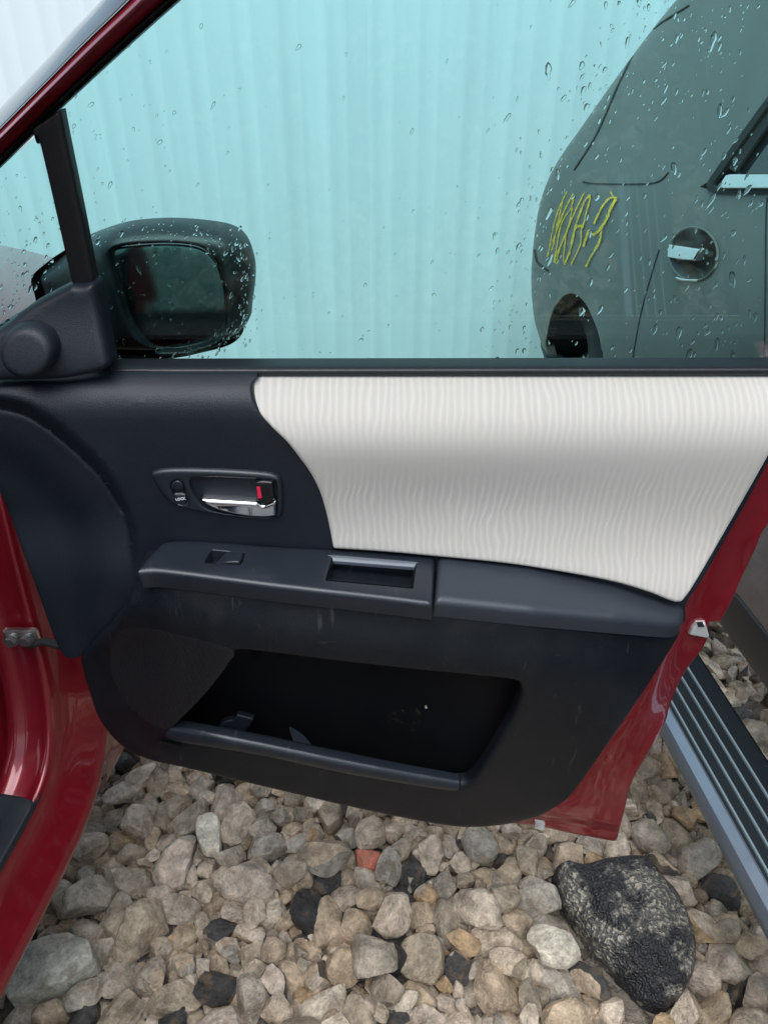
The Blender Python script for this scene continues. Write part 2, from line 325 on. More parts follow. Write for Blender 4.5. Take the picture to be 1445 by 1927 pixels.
def sheet(name, outline, pos, m, parent, holes=(), r=8, rd=.005, rh=None, rdh=None, step=16, skirt=.02, hskirt=None, push=(0, 1, 0), extra=(), angle=62):
    """a moulded panel: outline (+ holes) in 2-D, pos() carries it into the room, edges roll back over r by rd, rim goes back by skirt"""
    push = Vector(push); gap = max(r*.6, step*.4)
    def dense(l):
        out = []
        for a, b_ in zip(l, l[1:]+l[:1]):
            n_ = max(1, int(math.ceil(math.hypot(b_[0]-a[0], b_[1]-a[1])/gap)))
            out += [(a[0]+(b_[0]-a[0])*j/n_, a[1]+(b_[1]-a[1])*j/n_) for j in range(n_)]
        return out
    loops = [dense([tuple(p[:2]) for p in l]) for l in [outline] + list(holes)]
    rh = r if rh is None else rh; rdh = rd if rdh is None else rdh
    arrs = [np.array(l, float) for l in loops]
    cand = []
    lo, hi = arrs[0].min(0), arrs[0].max(0)
    gx = np.arange(lo[0]+step*.37, hi[0], step); gy = np.arange(lo[1]+step*.41, hi[1], step)
    G = np.array([(x + (step/2 if j % 2 else 0), y) for j, y in enumerate(gy) for x in gx])
    def ins(p):
        k = inside(p, loops[0])
        for h in loops[1:]: k &= ~inside(p, h)
        return k
    def dist(p):
        d0 = segdist(p, loops[0]); dh = np.full(len(p), 1e9)
        for h in loops[1:]: dh = np.minimum(dh, segdist(p, h))
        return d0, dh
    if len(G):
        G = G[ins(G)]
        if len(G):
            d0, dh = dist(G); G = G[(d0 > max(r*1.08, step*.35)) & (dh > max(rh*1.08, step*.35))]
    cand.append(G)
    if len(extra):
        E = np.array(extra, float); E = E[ins(E)]
        if len(E): d0, dh = dist(E); E = E[(d0 > r*1.1+1e-9) & (dh > rh*1.1+1e-9)]; cand.append(E)
    for i, A in enumerate(arrs):
        rr = r if i == 0 else rh
        if rr <= 0: continue
        t = np.roll(A, -1, 0)-np.roll(A, 1, 0); n_ = np.stack([-t[:, 1], t[:, 0]], 1); n_ /= np.maximum(np.linalg.norm(n_, axis=1), 1e-9)[:, None]
        for f in (.12, .35, .65, 1.0):
            for s in (1, -1):
                Q = A + n_*s*rr*f; k = ins(Q)
                if not k.any(): continue
                Q = Q[k]; d0, dh = dist(Q); Q = Q[np.minimum(d0, dh) > rr*f*.93]; cand.append(Q)
    pts = np.concatenate([c for c in cand if len(c)]) if any(len(c) for c in cand) else np.zeros((0, 2))
    verts, edges = [], []
    for A in arrs:
        b0 = len(verts); verts += [Vector(v) for v in A]; edges += [(b0+k, b0+(k+1) % len(A)) for k in range(len(A))]
    verts += [Vector(v) for v in pts]
    ov, oe, of, *_ = geometry.delaunay_2d_cdt(verts, edges, [], 0, 1e-6)
    V = np.array([(v.x, v.y) for v in ov]); Fc = np.array([f for f in of if len(f) == 3])
    cen = V[Fc].mean(1); Fc = Fc[ins(cen)]
    d0, dh = dist(V); off = np.zeros(len(V))
    if r > 0: k = np.clip(1-d0/r, 0, 1); off += rd*(1-np.sqrt(np.maximum(0, 1-k*k)))
    if rh > 0 and len(loops) > 1: k = np.clip(1-dh/rh, 0, 1); off += rdh*(1-np.sqrt(np.maximum(0, 1-k*k)))
    bm = bmesh.new(); bv = []
    for (x, y), o_ in zip(V, off): bv.append(bm.verts.new(pos(x, y) + push*float(o_)))
    for f in Fc:
        try: bm.faces.new([bv[i] for i in f])
        except ValueError: pass
    for v in [v for v in bm.verts if not v.link_faces]: bm.verts.remove(v)
    bm.normal_update()
    if sum((f.normal*f.calc_area() for f in bm.faces), Vector()).dot(push) > 0: bmesh.ops.reverse_faces(bm, faces=bm.faces[:])
    if skirt:
        from mathutils.kdtree import KDTree
        hole_at = None
        if hskirt is not None and len(loops) > 1:
            sel = [i for i in range(len(V)) if min(d0[i], dh[i]) < 1e-3]; hole_at = KDTree(len(sel))
            for k_, i in enumerate(sel): hole_at.insert(pos(*V[i]) + push*float(off[i]), k_)
            hole_at.balance(); is_hole = [dh[i] < d0[i] for i in sel]
        be = [e for e in bm.edges if len(e.link_faces) == 1]
        ex = bmesh.ops.extrude_edge_only(bm, edges=be)
        for v in [g for g in ex['geom'] if isinstance(g, bmesh.types.BMVert)]: v.co += push*(hskirt if hole_at and is_hole[hole_at.find(v.co)[1]] else skirt)
    return finish(bm, name, m, parent, angle)
def loft(name, rows, m, parent, angle=40, closed=False, mats=None):
    bm = bmesh.new(); R = [[bm.verts.new(p) for p in row] for row in rows]
    K = len(R) if closed else len(R)-1
    for i in range(K):
        a, b_ = R[i], R[(i+1) % len(R)]
        for j in range(len(a)-1): bm.faces.new((a[j], a[j+1], b_[j+1], b_[j]))
    return finish(bm, name, m, parent, angle)
def tube_bm(bm, pts, rad, seg=8, cap=True):
    pts = [Vector(p) for p in pts]; rings = []
    for i, p in enumerate(pts):
        d = (pts[min(i+1, len(pts)-1)]-pts[max(i-1, 0)]).normalized()
        u = d.cross(Vector((.13, .3, 1))).normalized(); v = d.cross(u)
        rr = rad[i] if isinstance(rad, (list, tuple)) else rad
        rings.append([bm.verts.new(p+(u*math.cos(2*math.pi*k/seg)+v*math.sin(2*math.pi*k/seg))*rr) for k in range(seg)])
    for a, b_ in zip(rings, rings[1:]):
        for k in range(seg): bm.faces.new((a[k], a[(k+1) % seg], b_[(k+1) % seg], b_[k]))
    if cap: bm.faces.new(rings[0][::-1]); bm.faces.new(rings[-1])
def box_bm(bm, lo, hi, f=None, bev=0):
    r = bmesh.ops.create_cube(bm, size=1)
    for v in r['verts']:
        v.co = Vector([(a+b_)/2 + c*(b_-a) for a, b_, c in zip(lo, hi, v.co)])
    if bev: bmesh.ops.bevel(bm, geom=list({e for v in r['verts'] for e in v.link_edges}), offset=bev, segments=2, affect='EDGES')
def mapverts(bm, f):
    for v in bm.verts: v.co = f(v.co)
ip = lambda x, xs, ys: float(np.interp(x, xs, ys))

# ================================================================== SETTING: ground
g = bmesh.new(); nx = 40
bmesh.ops.create_grid(g, x_segments=nx, y_segments=nx, size=60)
for v in g.verts: v.co.z = -.040
ground = finish(g, 'gravel_ground', soil, None); ground['kind'] = 'structure'

# ================================================================== FENCE of profiled white sheets
FY = 3.30
fence = thing('sheet_fence', 'white profiled metal sheet fence running behind the red car door and grey van', 'fence', (0, FY, 0))
def fence_sheet(x0, n=6, pitch=.172):
    prof = []
    for k in range(n):
        b = x0 + k*pitch
        prof += [(b, 0), (b+.012, -.0034), (b+.026, -.0034), (b+.038, 0), (b+.080, 0), (b+.087, -.0016), (b+.097, -.0016), (b+.104, 0), (b+.150, 0)]
    prof.append((x0+n*pitch+.004, 0))
    zs = [-.02, .5, 1.1, 1.7, 2.25]
    bm = bmesh.new()
    fr = [[bm.verts.new((x, FY+y, z)) for x, y in prof] for z in zs]; bk = [[bm.verts.new((x, FY+y+.0015, z)) for x, y in prof] for z in zs]
    for R_, flip in ((fr, 0), (bk, 1)):
        for a, b in zip(R_, R_[1:]):
            for j in range(len(a)-1):
                q = (a[j], a[j+1], b[j+1], b[j]); bm.faces.new(q[::-1] if flip else q)
    return finish(bm, 'fence_sheet', fence_m, fence, 20)
for k in range(-5, 7): fence_sheet(-.06 + k*6*.172 + (k % 2)*.0)
bm = bmesh.new()
for z in (.35, 1.1, 1.95): box_bm(bm, (-5.2, FY+.006, z), (7.2, FY+.05, z+.06))
finish(bm, 'fence_rail', steel, fence)
for x in (-4.4, -1.9, .6, 3.1, 5.6):
    bm = bmesh.new(); box_bm(bm, (x, FY+.051, -.05), (x+.06, FY+.11, 2.2)); finish(bm, 'fence_post', steel, fence)

# ================================================================== GREY VAN parked alongside
van = thing('grey_van', 'grey wet van with yellow chalk marks and ribbed side step behind the door glass', 'van', (1.5, 1.2, 0))
def van_line(Y): return .77 - .10*Y
PZS = [.20, .28, .39, .46, .60, .75, .92, 1.0, 1.1, 1.25, 1.4, 1.5, 1.58, 1.63]
PXS = [.12, .085, .050, .026, .004, 0, .004, .018, .05, .105, .175, .24, .36, .60]
RZS = [.2, .3, .5, .8, .95, 1.1, 1.25, 1.4, 1.5, 1.6]
RYS = [2.76, 2.83, 2.91, 2.91, 2.83, 2.71, 2.60, 2.50, 2.40, 2.25]
VA, VB, VK = .30, .22, .30
PROF = np.array(line(list(zip(PZS, PXS)), 10))
RYC = np.array(line(list(zip(RZS, RYS)), 10))
def prof(z): return ip(z, PROF[:, 0], PROF[:, 1])
def s1(z): return ip(z, RYC[:, 0], RYC[:, 1])-VA
def VP(s, z, off=0.0):
    a = s1(z)
    if s <= a: return Vector((van_line(s)+prof(z)-off, s, z))
    th = (s-a)/VK
    if th <= math.pi/2:
        Y = a+VA*math.sin(th); return Vector((van_line(Y)+prof(z)+VB*(1-math.cos(th))-off*math.cos(th), Y+off*math.sin(th), z))
    return Vector((van_line(a+VA)+prof(z)+VB+(s-a-VK*math.pi/2), a+VA+off, z))
def VI(px, py):
    """photo pixel -> (s, z) on the van's flank"""
    a, dy, dz = ray(px, py)
    def f(t):
        Y, z = dy*t, EYE+dz*t; x = van_line(Y)+prof(z); q = Y-s1(z)
        if q > 0: x += VB*(1-math.sqrt(max(0, 1-min(1, q/VA)**2)))
        return a*t-x
    lo, hi = .3, 4.5
    ts = np.linspace(lo, hi, 400); fs = [f(t) for t in ts]
    for i in range(399):
        if fs[i] < 0 <= fs[i+1]:
            lo, hi = ts[i], ts[i+1]
            for _ in range(30):
                mid = (lo+hi)/2
                if f(mid) < 0: lo = mid
                else: hi = mid
            break
    t = (lo+hi)/2; Y, z = dy*t, EYE+dz*t; q = Y-s1(z)
    return (Y if q <= 0 else s1(z)+VK*math.asin(min(1, q/VA)), z)
def vi(pts): return [VI(*p[:2]) + tuple(p[2:]) for p in pts]
vmap = lambda off: (lambda s, z: VP(s, z, off))
PU = (1, 0, 0)
arch_px = [(1023, 690), (1026, 650), (1030, 620), (1035, 597), (1047, 571), (1060, 557), (1071, 552), (1085, 555), (1101, 571), (1113, 595), (1124, 623), (1131, 655), (1134, 690)]
arch = vi(arch_px); arch_loop = curve([(arch[0][0]+.0, .281, 1)] + arch + [(arch[-1][0], .281, 1)], 4)
win_px = [(1336, 357), (1352, 325), (1445, 195), (1500, 128), (1560, 90, 1), (1800, 90, 1), (1800, 362, 1)]
win = curve(vi(win_px), 5)
cup_c, cup_rx, cup_ry = (1307, 478), 45, 50
cup = [VI(cup_c[0]+cup_rx*math.cos(a), cup_c[1]+cup_ry*math.sin(a)) for a in np.linspace(0, 2*math.pi, 41)[:-1]]
lowline = .39
def grid_pts(s0, s1_, n): return np.linspace(s0, s1_, n)
SMAX = 3.9
body_out = [(s, lowline) for s in np.linspace(-2.8, SMAX, 80)] + [(SMAX, z) for z in np.linspace(lowline, 1.62, 14)[1:]] + [(s, 1.62) for s in np.linspace(SMAX, -2.8, 80)[1:]] + [(-2.8, z) for z in np.linspace(1.62, lowline, 14)[1:-1]]
arch_top = [p for p in arch_loop if p[1] > lowline]
sA, sB = arch_top[0], arch_top[-1]
# outline with the arch cut out of its lower edge
lo_edge = sorted({p[0] for p in body_out if abs(p[1]-lowline) < 1e-6})
a0, a1 = min(p[0] for p in arch_loop), max(p[0] for p in arch_loop)
arch_asc = arch_top if arch_top[0][0] < arch_top[-1][0] else arch_top[::-1]
body_out2 = [(s, lowline) for s in lo_edge if s < arch_asc[0][0]-.01] + [(arch_asc[0][0], lowline)] + arch_asc + [(arch_asc[-1][0], lowline)] + [(s, lowline) for s in lo_edge if s > arch_asc[-1][0]+.01] + body_out[80:]
van_body = sheet('van_body', body_out2, vmap(0), van_paint, van, holes=[win, cup], r=0, rd=0, rh=0, rdh=0, step=.045, skirt=.03, push=PU, angle=50)
# lower sill plastic, split by the wheel arch
for lo_, hi_ in ((-2.8, arch_asc[0][0]), (arch_asc[-1][0], SMAX)):
    n_ = 50; o_ = [(s, lowline-.002) for s in np.linspace(lo_, hi_, n_)] + [(s, .22) for s in np.linspace(hi_, lo_, n_)]
    sheet('sill_cladding', o_, vmap(.006), van_dark, van, r=.012, rd=.008, step=.03, skirt=.05, push=PU)
sheet('side_window', win, vmap(-.012), van_glass, van, r=0, step=.05, skirt=.01, push=PU)
van_frame = None
def ribbon(bm, pts, wid, pos):
    """flat strip along a 2-D line; wid one number or one per point"""
    P = np.array(pts, float); t = np.gradient(P, axis=0); n_ = np.stack([-t[:, 1], t[:, 0]], 1); n_ /= np.maximum(np.linalg.norm(n_, axis=1), 1e-9)[:, None]
    W = np.array(wid)*np.ones(len(P))
    A = [bm.verts.new(pos(*(p+q*k/2))) for p, q, k in zip(P, n_, W)]; B = [bm.verts.new(pos(*(p-q*k/2))) for p, q, k in zip(P, n_, W)]
    for i in range(len(P)-1): bm.faces.new((A[i], A[i+1], B[i+1], B[i]))
def vstrip(name, px_pts, wid, m, off=.002, thick=.004, parent=None):
    bm = bmesh.new(); ribbon(bm, line(px_pts, 6), wid, lambda x, y: VP(*VI(x, y), off))
    bm.normal_update()
    ex = bmesh.ops.extrude_face_region(bm, geom=bm.faces[:])
    for v in [g_ for g_ in ex['geom'] if isinstance(g_, bmesh.types.BMVert)]: v.co += Vector((thick, 0, 0))
    bmesh.ops.recalc_face_normals(bm, faces=bm.faces[:])
    return finish(bm, name, m, parent or van)
vstrip('window_rubber', [(1800, 357), (1600, 357), (1445, 358), (1360, 358), (1340, 352), (1356, 322), (1445, 197), (1500, 130)], 11, gap_m, .006, .008)
vstrip('window_rubber', [(1376, 320), (1400, 285), (1445, 222), (1500, 150)], 15, gap_m, .0, .006)
sheet('belt_moulding', curve(vi([(1365, 348, 1), (1379, 327, 1), (1800, 327, 1), (1800, 355, 1), (1367, 355, 1)]), 6), vmap(.014), chrome, van, r=.004, rd=.004, step=.03, skirt=.012, push=PU)
vstrip('quarter_seam', [(1096, 342), (1115, 345), (1150, 346), (1200, 346), (1230, 344), (1246, 337), (1258, 324)], [2.0]*36+[1.0], gap_m, .002)
vstrip('door_seam', [(1188, 690), (1196, 640), (1208, 580), (1226, 515), (1240, 470)], 1.5, gap_m, .0012)
vstrip('door_seam', [(1443, 372), (1441, 420), (1440, 520), (1438, 690)], 1.8, gap_m, .0012)
vstrip('hatch_seam', [(1296, 10), (1216, 66), (1168, 150), (1124, 250), (1080, 320)], 2.4, gap_m, .002)
vstrip('bumper_seam', [(1006, 470), (1010, 490), (1018, 500), (1032, 510)], 3.5, gap_m, .002)
# tail lamp wrapped round the rear corner
bm = bmesh.new(); rows = []
for z in np.linspace(.86, 1.0, 8):
    rows.append([VP(s1(z)+VK*t, z, .006*math.sin(math.pi*min(1, max(0, (z-.86)/.14)))+.003) for t in np.linspace(.72, 1.5, 9)])
loft('tail_lamp', rows, lamp_red, van)
# handle cup: a dish pressed into the door
cz = VI(*cup_c); rings = []
for q in (1.0, .93, .82, .65, .4, .12):
    rings.append([VP(*VI(cup_c[0]+cup_rx*q*math.cos(a), cup_c[1]+cup_ry*q*math.sin(a)), .003-.034*(1-q**2.2)) for a in np.linspace(0, 2*math.pi, 41)])
handle = loft('door_handle', rings, cup_m, van)
bm = bmesh.new(); ring = [VP(*VI(cup_c[0]+cup_rx*1.01*math.cos(a), cup_c[1]+cup_ry*1.01*math.sin(a)), .003) for a in np.linspace(0, 2*math.pi, 49)]
tube_bm(bm, ring, .0022, 6, False); finish(bm, 'handle_rim', van_paint, handle)
sheet('handle_grip', curve(vi([(1262, 459, 1), (1290, 463), (1323, 468, 1), (1310, 491, 1), (1285, 489), (1260, 485, 1)]), 6), vmap(.007), chrome, handle, r=.004, rd=.004, step=.01, skirt=.012, push=PU)
bm = bmesh.new(); tube_bm(bm, [VP(*VI(x, y), .004) for x, y in line([(1276, 523), (1290, 527), (1316, 528)], 5)], .0025, 6); finish(bm, 'handle_rim', chrome, handle)
# wheel well and wheel
wl = [(s, z) for s, z in arch_loop]
rows = [[VP(s, z, -.004) + Vector((d, 0, 0)) for s, z in wl] for d in (0, .12, .30)]
liner = loft('wheel_arch_liner', rows, liner_m, van)
ws = (a0+a1)/2; cen = VP(ws, .33); WX = cen.x+.06
bm = bmesh.new(); nseg = 40
tprof = [(.20, .02), (.215, -.012), (.25, -.018), (.285, -.012), (.303, .006), (.312, .03), (.314, .10), (.312, .16), (.30, .19), (.2, .18)]
R_ = [[bm.verts.new((WX+dx, cen.y+r_*math.cos(t), .315+r_*math.sin(t))) for r_, dx in tprof] for t in np.linspace(0, 2*math.pi, nseg, endpoint=False)]
for i in range(nseg):
    a, b = R_[i], R_[(i+1) % nseg]
    for j in range(len(tprof)-1): bm.faces.new((a[j], a[j+1], b[j+1], b[j]))
wheel = finish(bm, 'wheel', tyre_m, van)
bm = bmesh.new(); rprof = [(.001, .035), (.03, .03), (.045, .04), (.09, .03), (.12, .045), (.17, .05), (.185, .02), (.202, .012)]
R_ = [[bm.verts.new((WX+dx+(.03 if .05 < r_ < .16 and i % 4 == 0 else 0), cen.y+r_*math.cos(t), .315+r_*math.sin(t))) for r_, dx in rprof] for i, t in enumerate(np.linspace(0, 2*math.pi, nseg, endpoint=False))]
for i in range(nseg):
    a, b = R_[i], R_[(i+1) % nseg]
    for j in range(len(rprof)-1): bm.faces.new((a[j], a[j+1], b[j+1], b[j]))
finish(bm, 'wheel_rim', rim_m, wheel)
# chalk
chalk_m = mat('yellow_chalk', (.95, .64, .05), .9)
Nn, Ll = chalk_m.node_tree.nodes, chalk_m.node_tree.links
tcn = Nn.new('ShaderNodeTexCoord'); nn = Nn.new('ShaderNodeTexNoise'); nn.inputs['Scale'].default_value = 220; nn.inputs['Detail'].default_value = 5
Ll.new(tcn.outputs['Object'], nn.inputs['Vector'])
mr = Nn.new('ShaderNodeMapRange'); mr.inputs[1].default_value = .36; mr.inputs[2].default_value = .52; mr.inputs[3].default_value = .25; Ll.new(nn.outputs[0], mr.inputs[0]); Ll.new(mr.outputs[0], Nn['Principled BSDF'].inputs['Alpha'])
strokes = [([(430, 150), (380, 250), (330, 380), (290, 540), (270, 660), (245, 760)], 11), ([(390, 240), (350, 420), (310, 620), (285, 700)], 10),
           ([(490, 170), (420, 300), (360, 440), (300, 620)], 13), ([(495, 190), (470, 300), (380, 450), (330, 700), (310, 810)], 11), ([(480, 300), (465, 400), (420, 560), (330, 740), (325, 820)], 10),
           ([(595, 160), (530, 290), (480, 400), (430, 520), (380, 640), (335, 790)], 12), ([(430, 520), (410, 680), (400, 800)], 9), ([(655, 180), (600, 240), (550, 370), (510, 490), (490, 580), (460, 710), (410, 830)], 16),
           ([(640, 180), (650, 220), (620, 330), (600, 420), (570, 510), (560, 640), (475, 830)], 12), ([(510, 490), (550, 470), (592, 480)], 22), ([(640, 510), (610, 600), (590, 660)], 16),
           ([(900, 210), (840, 210), (780, 270), (730, 360), (690, 450)], 15), ([(895, 220), (850, 300), (800, 420), (740, 510), (680, 550), (640, 510)], 26), ([(760, 510), (740, 620), (660, 760), (615, 850)], 16), ([(845, 150), (880, 200), (915, 205)], 9)]
bm = bmesh.new(); RC = random.Random(8)
for i, (st, wd) in enumerate(strokes):
    ribbon(bm, line([(980+x/4.942, 330+y/4.942) for x, y in st], 5), [wd*1.15/4.942*RC.uniform(.55, 1.25) for _ in range(5*(len(st)-1)+1)], lambda x, y, i=i: VP(*VI(x, y), .001+.00025*i))
finish(bm, 'chalk_writing', chalk_m, van)
# side step, bracketed out from the sill; n = distance from the van's centre line direction
def VN(n, Y, z): return Vector((n-.10*Y, Y, z))
def step_bar(name, prof_nz, m, parent, y0=-.35, y1=1.62):
    rows = [[VN(n, y0, z) for n, z in prof_nz], [VN(n, y1, z) for n, z in prof_nz]]
    bm = bmesh.new(); R = [[bm.verts.new(p) for p in row] for row in rows]; k = len(prof_nz)
    for j in range(k): bm.faces.new((R[0][j], R[0][(j+1) % k], R[1][(j+1) % k], R[1][j]))
    bm.faces.new(R[0][::-1]); bm.faces.new(R[1]); bmesh.ops.recalc_face_normals(bm, faces=bm.faces[:])
    return finish(bm, name, m, parent, 30)
side_step = step_bar('side_step', [(.598, .325), (.604, .328), (.706, .328), (.714, .322), (.714, .29), (.598, .285)], step_black, van)
step_bar('step_edge', [(.574, .300), (.575, .316), (.580, .324), (.594, .331), (.5975, .330), (.5975, .286), (.580, .286)], step_alu, side_step)
for n in (.606, .628, .650, .672): step_bar('tread_rib', [(n-.0022, .3275), (n-.0016, .3312), (n+.0016, .3312), (n+.0022, .3275)], rib_alu, side_step)
for Y in (.15, 1.42):
    bm = bmesh.new(); box_bm(bm, (.69, Y, .27), (.9, Y+.05, .288)); mapverts(bm, lambda c: VN(c.x, c.y, c.z)); finish(bm, 'step_bracket', van_dark, side_step)

# ================================================================== RED CAR with the open door
car = thing('red_car', 'dark red car with its front door standing wide open over wet gravel', 'car', (-1.3, .6, 0))
def CXs(X, Y, z): return Vector((X + .13*(Y-.85), Y, z))          # the car's own line, slightly turned
# ---- body: hinge pillar running down into the sill
path = line([(.915, 1.02), (.885, .88), (.868, .74), (.858, .60), (.845, .49), (.815, .405), (.765, .362), (.69, .350), (.55, .346), (.3, .344), (0, .342), (-.6, .34), (-1.3, .34)], 7)
PA = np.array(path); T = np.gradient(PA, axis=0); T /= np.linalg.norm(T, axis=1)[:, None]; NR = np.stack([T[:, 1], -T[:, 0]], 1)
cs = [(-.70, -.03), (-.66, -.022), (-.615, -.014), (-.59, -.008), (-.578, 0), (-.570, .006), (-.562, .008), (-.554, .0065), (-.546, .0035), (-.534, .0025), (-.522, .003), (-.515, .006), (-.510, .007), (-.505, .0045), (-.501, -.004), (-.497, -.016), (-.489, -.032), (-.478, -.048), (-.468, -.062), (-.4625, -.070), (-.459, -.082), (-.463, -.094), (-.475, -.100), (-.50, -.103)]
cs2 = line(cs, 3)
rows = []
for (y, z), n_ in zip(path, NR):
    rows.append([CXs(x, y + n_[0]*q, z + n_[1]*q) for x, q in cs2])
pillar = loft('door_sill', rows, red, car, 60)
# scuff plate lying on the sill
def sill_pt(x, y, up): 
    i = int(np.argmin(np.abs(PA[:, 0]-y))); z0 = ip(y, PA[::-1, 0], PA[::-1, 1]); return CXs(x, y, z0+up)
def scuff(u, v):  return sill_pt(u, v, .011)
o_ = curve([(-.64, .752, 1), (-.60, .757), (-.54, .752), (-.507, .742), (-.503, .72), (-.503, .3), (-.503, -.8, 1), (-.64, -.8, 1)], 6)
sheet('scuff_plate', o_, scuff, plastic_hard, pillar, r=.006, rd=.004, step=.03, skirt=.012, push=(0, 0, -1))
# rubber door seal along the inner edge
bm = bmesh.new(); tube_bm(bm, [CXs(-.607, y+n_[0]*.004, z+n_[1]*.004) for (y, z), n_ in list(zip(path, NR))[::2]], .017, 8); finish(bm, 'door_seal', rubber, pillar)
bm = bmesh.new(); tube_bm(bm, [CXs(-.632, y+n_[0]*.012, z+n_[1]*.012) for (y, z), n_ in list(zip(path, NR))[::2]], .012, 8); finish(bm, 'door_seal', rubber, pillar)
# hinge bolts and door check
bm = bmesh.new(); hb = PY(48, 1192, .848)
def bolt(bm, c, r, h=.010):
    for rr, d0, d1 in ((r, 0, h), (r*1.5, 0, .003)):
        n6 = 6 if rr == r else 16
        a = [bm.verts.new(c+Vector((math.cos(2*math.pi*k/n6)*rr, -d0, math.sin(2*math.pi*k/n6)*rr))) for k in range(n6)]
        b = [bm.verts.new(c+Vector((math.cos(2*math.pi*k/n6)*rr, -d1, math.sin(2*math.pi*k/n6)*rr))) for k in range(n6)]
        bm.faces.new(b)
        for k in range(n6): bm.faces.new((a[k], a[(k+1) % n6], b[(k+1) % n6], b[k]))
box_bm(bm, hb+Vector((-.026, -.012, -.012)), hb+Vector((.022, 0, .014)), bev=.003)
hinge = finish(bm, 'check_bracket', steel, pillar)
for dx, dz in ((-.015, -.001), (.006, .0)):
    bm = bmesh.new(); bolt(bm, hb+Vector((dx, -.0125, dz)), .0075, .008); finish(bm, 'bolt', steel, pillar)
bm = bmesh.new(); tube_bm(bm, [hb+Vector((.005, -.01, -.013)), hb+Vector((.03, -.008, -.008)), hb+Vector((.10, -.03, -.012))], .006, 8); finish(bm, 'check_strap', gap_m, pillar)
# fender ahead of the door
fs = [(-1.5, 1.06), (-1.15, 1.05), (-.95, 1.03), (-.80, .998), (-.68, .955), (-.575, .875), (-.52, .76), (-.488, .62), (-.480, .5), (-.485, .38), (-.50, .28), (-.53, .24)]
fs2 = line(fs, 4)
rows = [[CXs(x, min(Y, 1.0), z-.075 - .085*max(0, Y-1.05)**1.3) + Vector((-.16*max(0, Y-1.2)**2, Y-min(Y, 1.0), 0)) for x, z in fs2] for Y in np.linspace(.905, 2.1, 16)]
loft('fender', rows, red, car, 60)
# cabin: floor, kick panel, dash, roof, rear quarter (mostly outside the frame; they keep the light off)
bm = bmesh.new(); box_bm(bm, (-2.0, -1.3, .22), (-.665, .9, .27)); finish(bm, 'cabin_floor', carpet, car)
bm = bmesh.new(); box_bm(bm, (-2.0, .905, .26), (-.70, .96, 1.02)); box_bm(bm, (-2.0, .62, .72), (-.74, .90, 1.0), bev=.05); finish(bm, 'dashboard', plastic, car)
rows = [[Vector((x, y, 1.56 + .05*math.sin(math.pi*(x+2.1)/1.4) - .10*max(0, y-.2)**2)) for x in np.linspace(-2.05, -.62, 12)] for y in np.linspace(-2.0, .75, 10)]
rf = loft('roof', rows, red, car, 60)
rows = []                                                          # windscreen pillar and the post behind the front door
for k in np.linspace(0, 1, 9):
    c = Vector((-.60-.03*k, .90-.78*k, 1.0+.52*k-.06*k*k)); rows.append([c+Vector((.045*math.cos(t), .05*math.sin(t), .05*math.sin(t))) for t in np.linspace(0, 2*math.pi, 13)])
loft('windscreen_pillar', rows, red, car, 60)
rows = [[Vector((-.60+dx-.04*max(0, z-.9), -.34+dy, z)) for dx, dy in ((.05, 0), (.06, .03), (.03, .10), (-.06, .11), (-.06, -.08), (.05, -.06), (.05, 0))] for z in np.linspace(.3, 1.5, 7)]
loft('door_post', rows, red, car, 40)
rows = [[Vector((x, y, z)) for y in np.linspace(-.38, -1.4, 6)] for x, z in ((-.60, 1.0), (-.57, .9), (-.555, .7), (-.57, .5), (-.60, .3))]
loft('rear_door', rows, red, car, 60)
bm = bmesh.new(); box_bm(bm, (-1.35, -.55, .30), (-.80, .0, .52), bev=.06); box_bm(bm, (-1.35, -.66, .5), (-.80, -.50, 1.1), bev=.06); finish(bm, 'seat', carpet, car)
bm = bmesh.new(); box_bm(bm, (-2.1, -1.4, .25), (-2.02, .9, 1.0)); finish(bm, 'far_door', plastic, car)

# ---- door: steel shell seen round the trim
rb = [(1500, 722, 1), (1500, 860), (1462, 950), (1445, 991), (1435, 1006), (1421, 1040), (1397, 1090), (1379, 1132), (1357, 1173, 1), (1335, 1174, 1), (1333, 1205, 1), (1319, 1229), (1286, 1274), (1262, 1330), (1249, 1371), (1192, 1471), (1176, 1530), (1161, 1588, 1), (1080, 1573), (1006, 1558), (900, 1545), (600, 1500), (250, 1400), (165, 1260), (125, 1215), (62, 1080), (5, 930), (-60, 800, 1), (-60, 735, 1)]
rbc = curve(rb, 6)
shell_edge = [(1500, 860), (1462, 950), (1445, 991), (1421, 1040), (1397, 1090), (1357, 1160), (1325, 1210), (1286, 1274), (1249, 1371), (1192, 1471), (1161, 1588)]
SE = np.array(line([(1500, 862), (1421, 1036), (1345, 1190), (1268, 1340), (1198, 1474), (1161, 1590)], 10))
def shell_Y(px, py):
    d = float(segdist(np.array([[px, py]]), SE, False)[0])
    y = .762 + .005*smooth(60, 12, d)
    # pressed hollow below the belt and the scrape low down
    y += .007*math.exp(-((px-1395)/26)**2-((py-1075)/48)**2)
    y += .05*smooth(95, 150, d)*(smooth(1530, 1480, py + (1161-px)*.18) if px > 850 else 1)
    y += .004*smooth(1552, 1566, py + (1161-px)*.18)
    return y
ex = [(x+ox, y) for x, y in SE for ox in (-14, -22, -30, -38, -46, -55, -64)] + [(x, y) for x in range(1290, 1430, 9) for y in range(990, 1180, 9)] + [(x, 1535+j*6-(1161-x)*.18) for x in range(1000, 1165, 10) for j in range(8)]
shell = sheet('door_shell', rbc, lambda x, y: PY(x, y, shell_Y(x, y)), red, car, r=7, rd=.006, step=26, skirt=.05, extra=ex, angle=75)
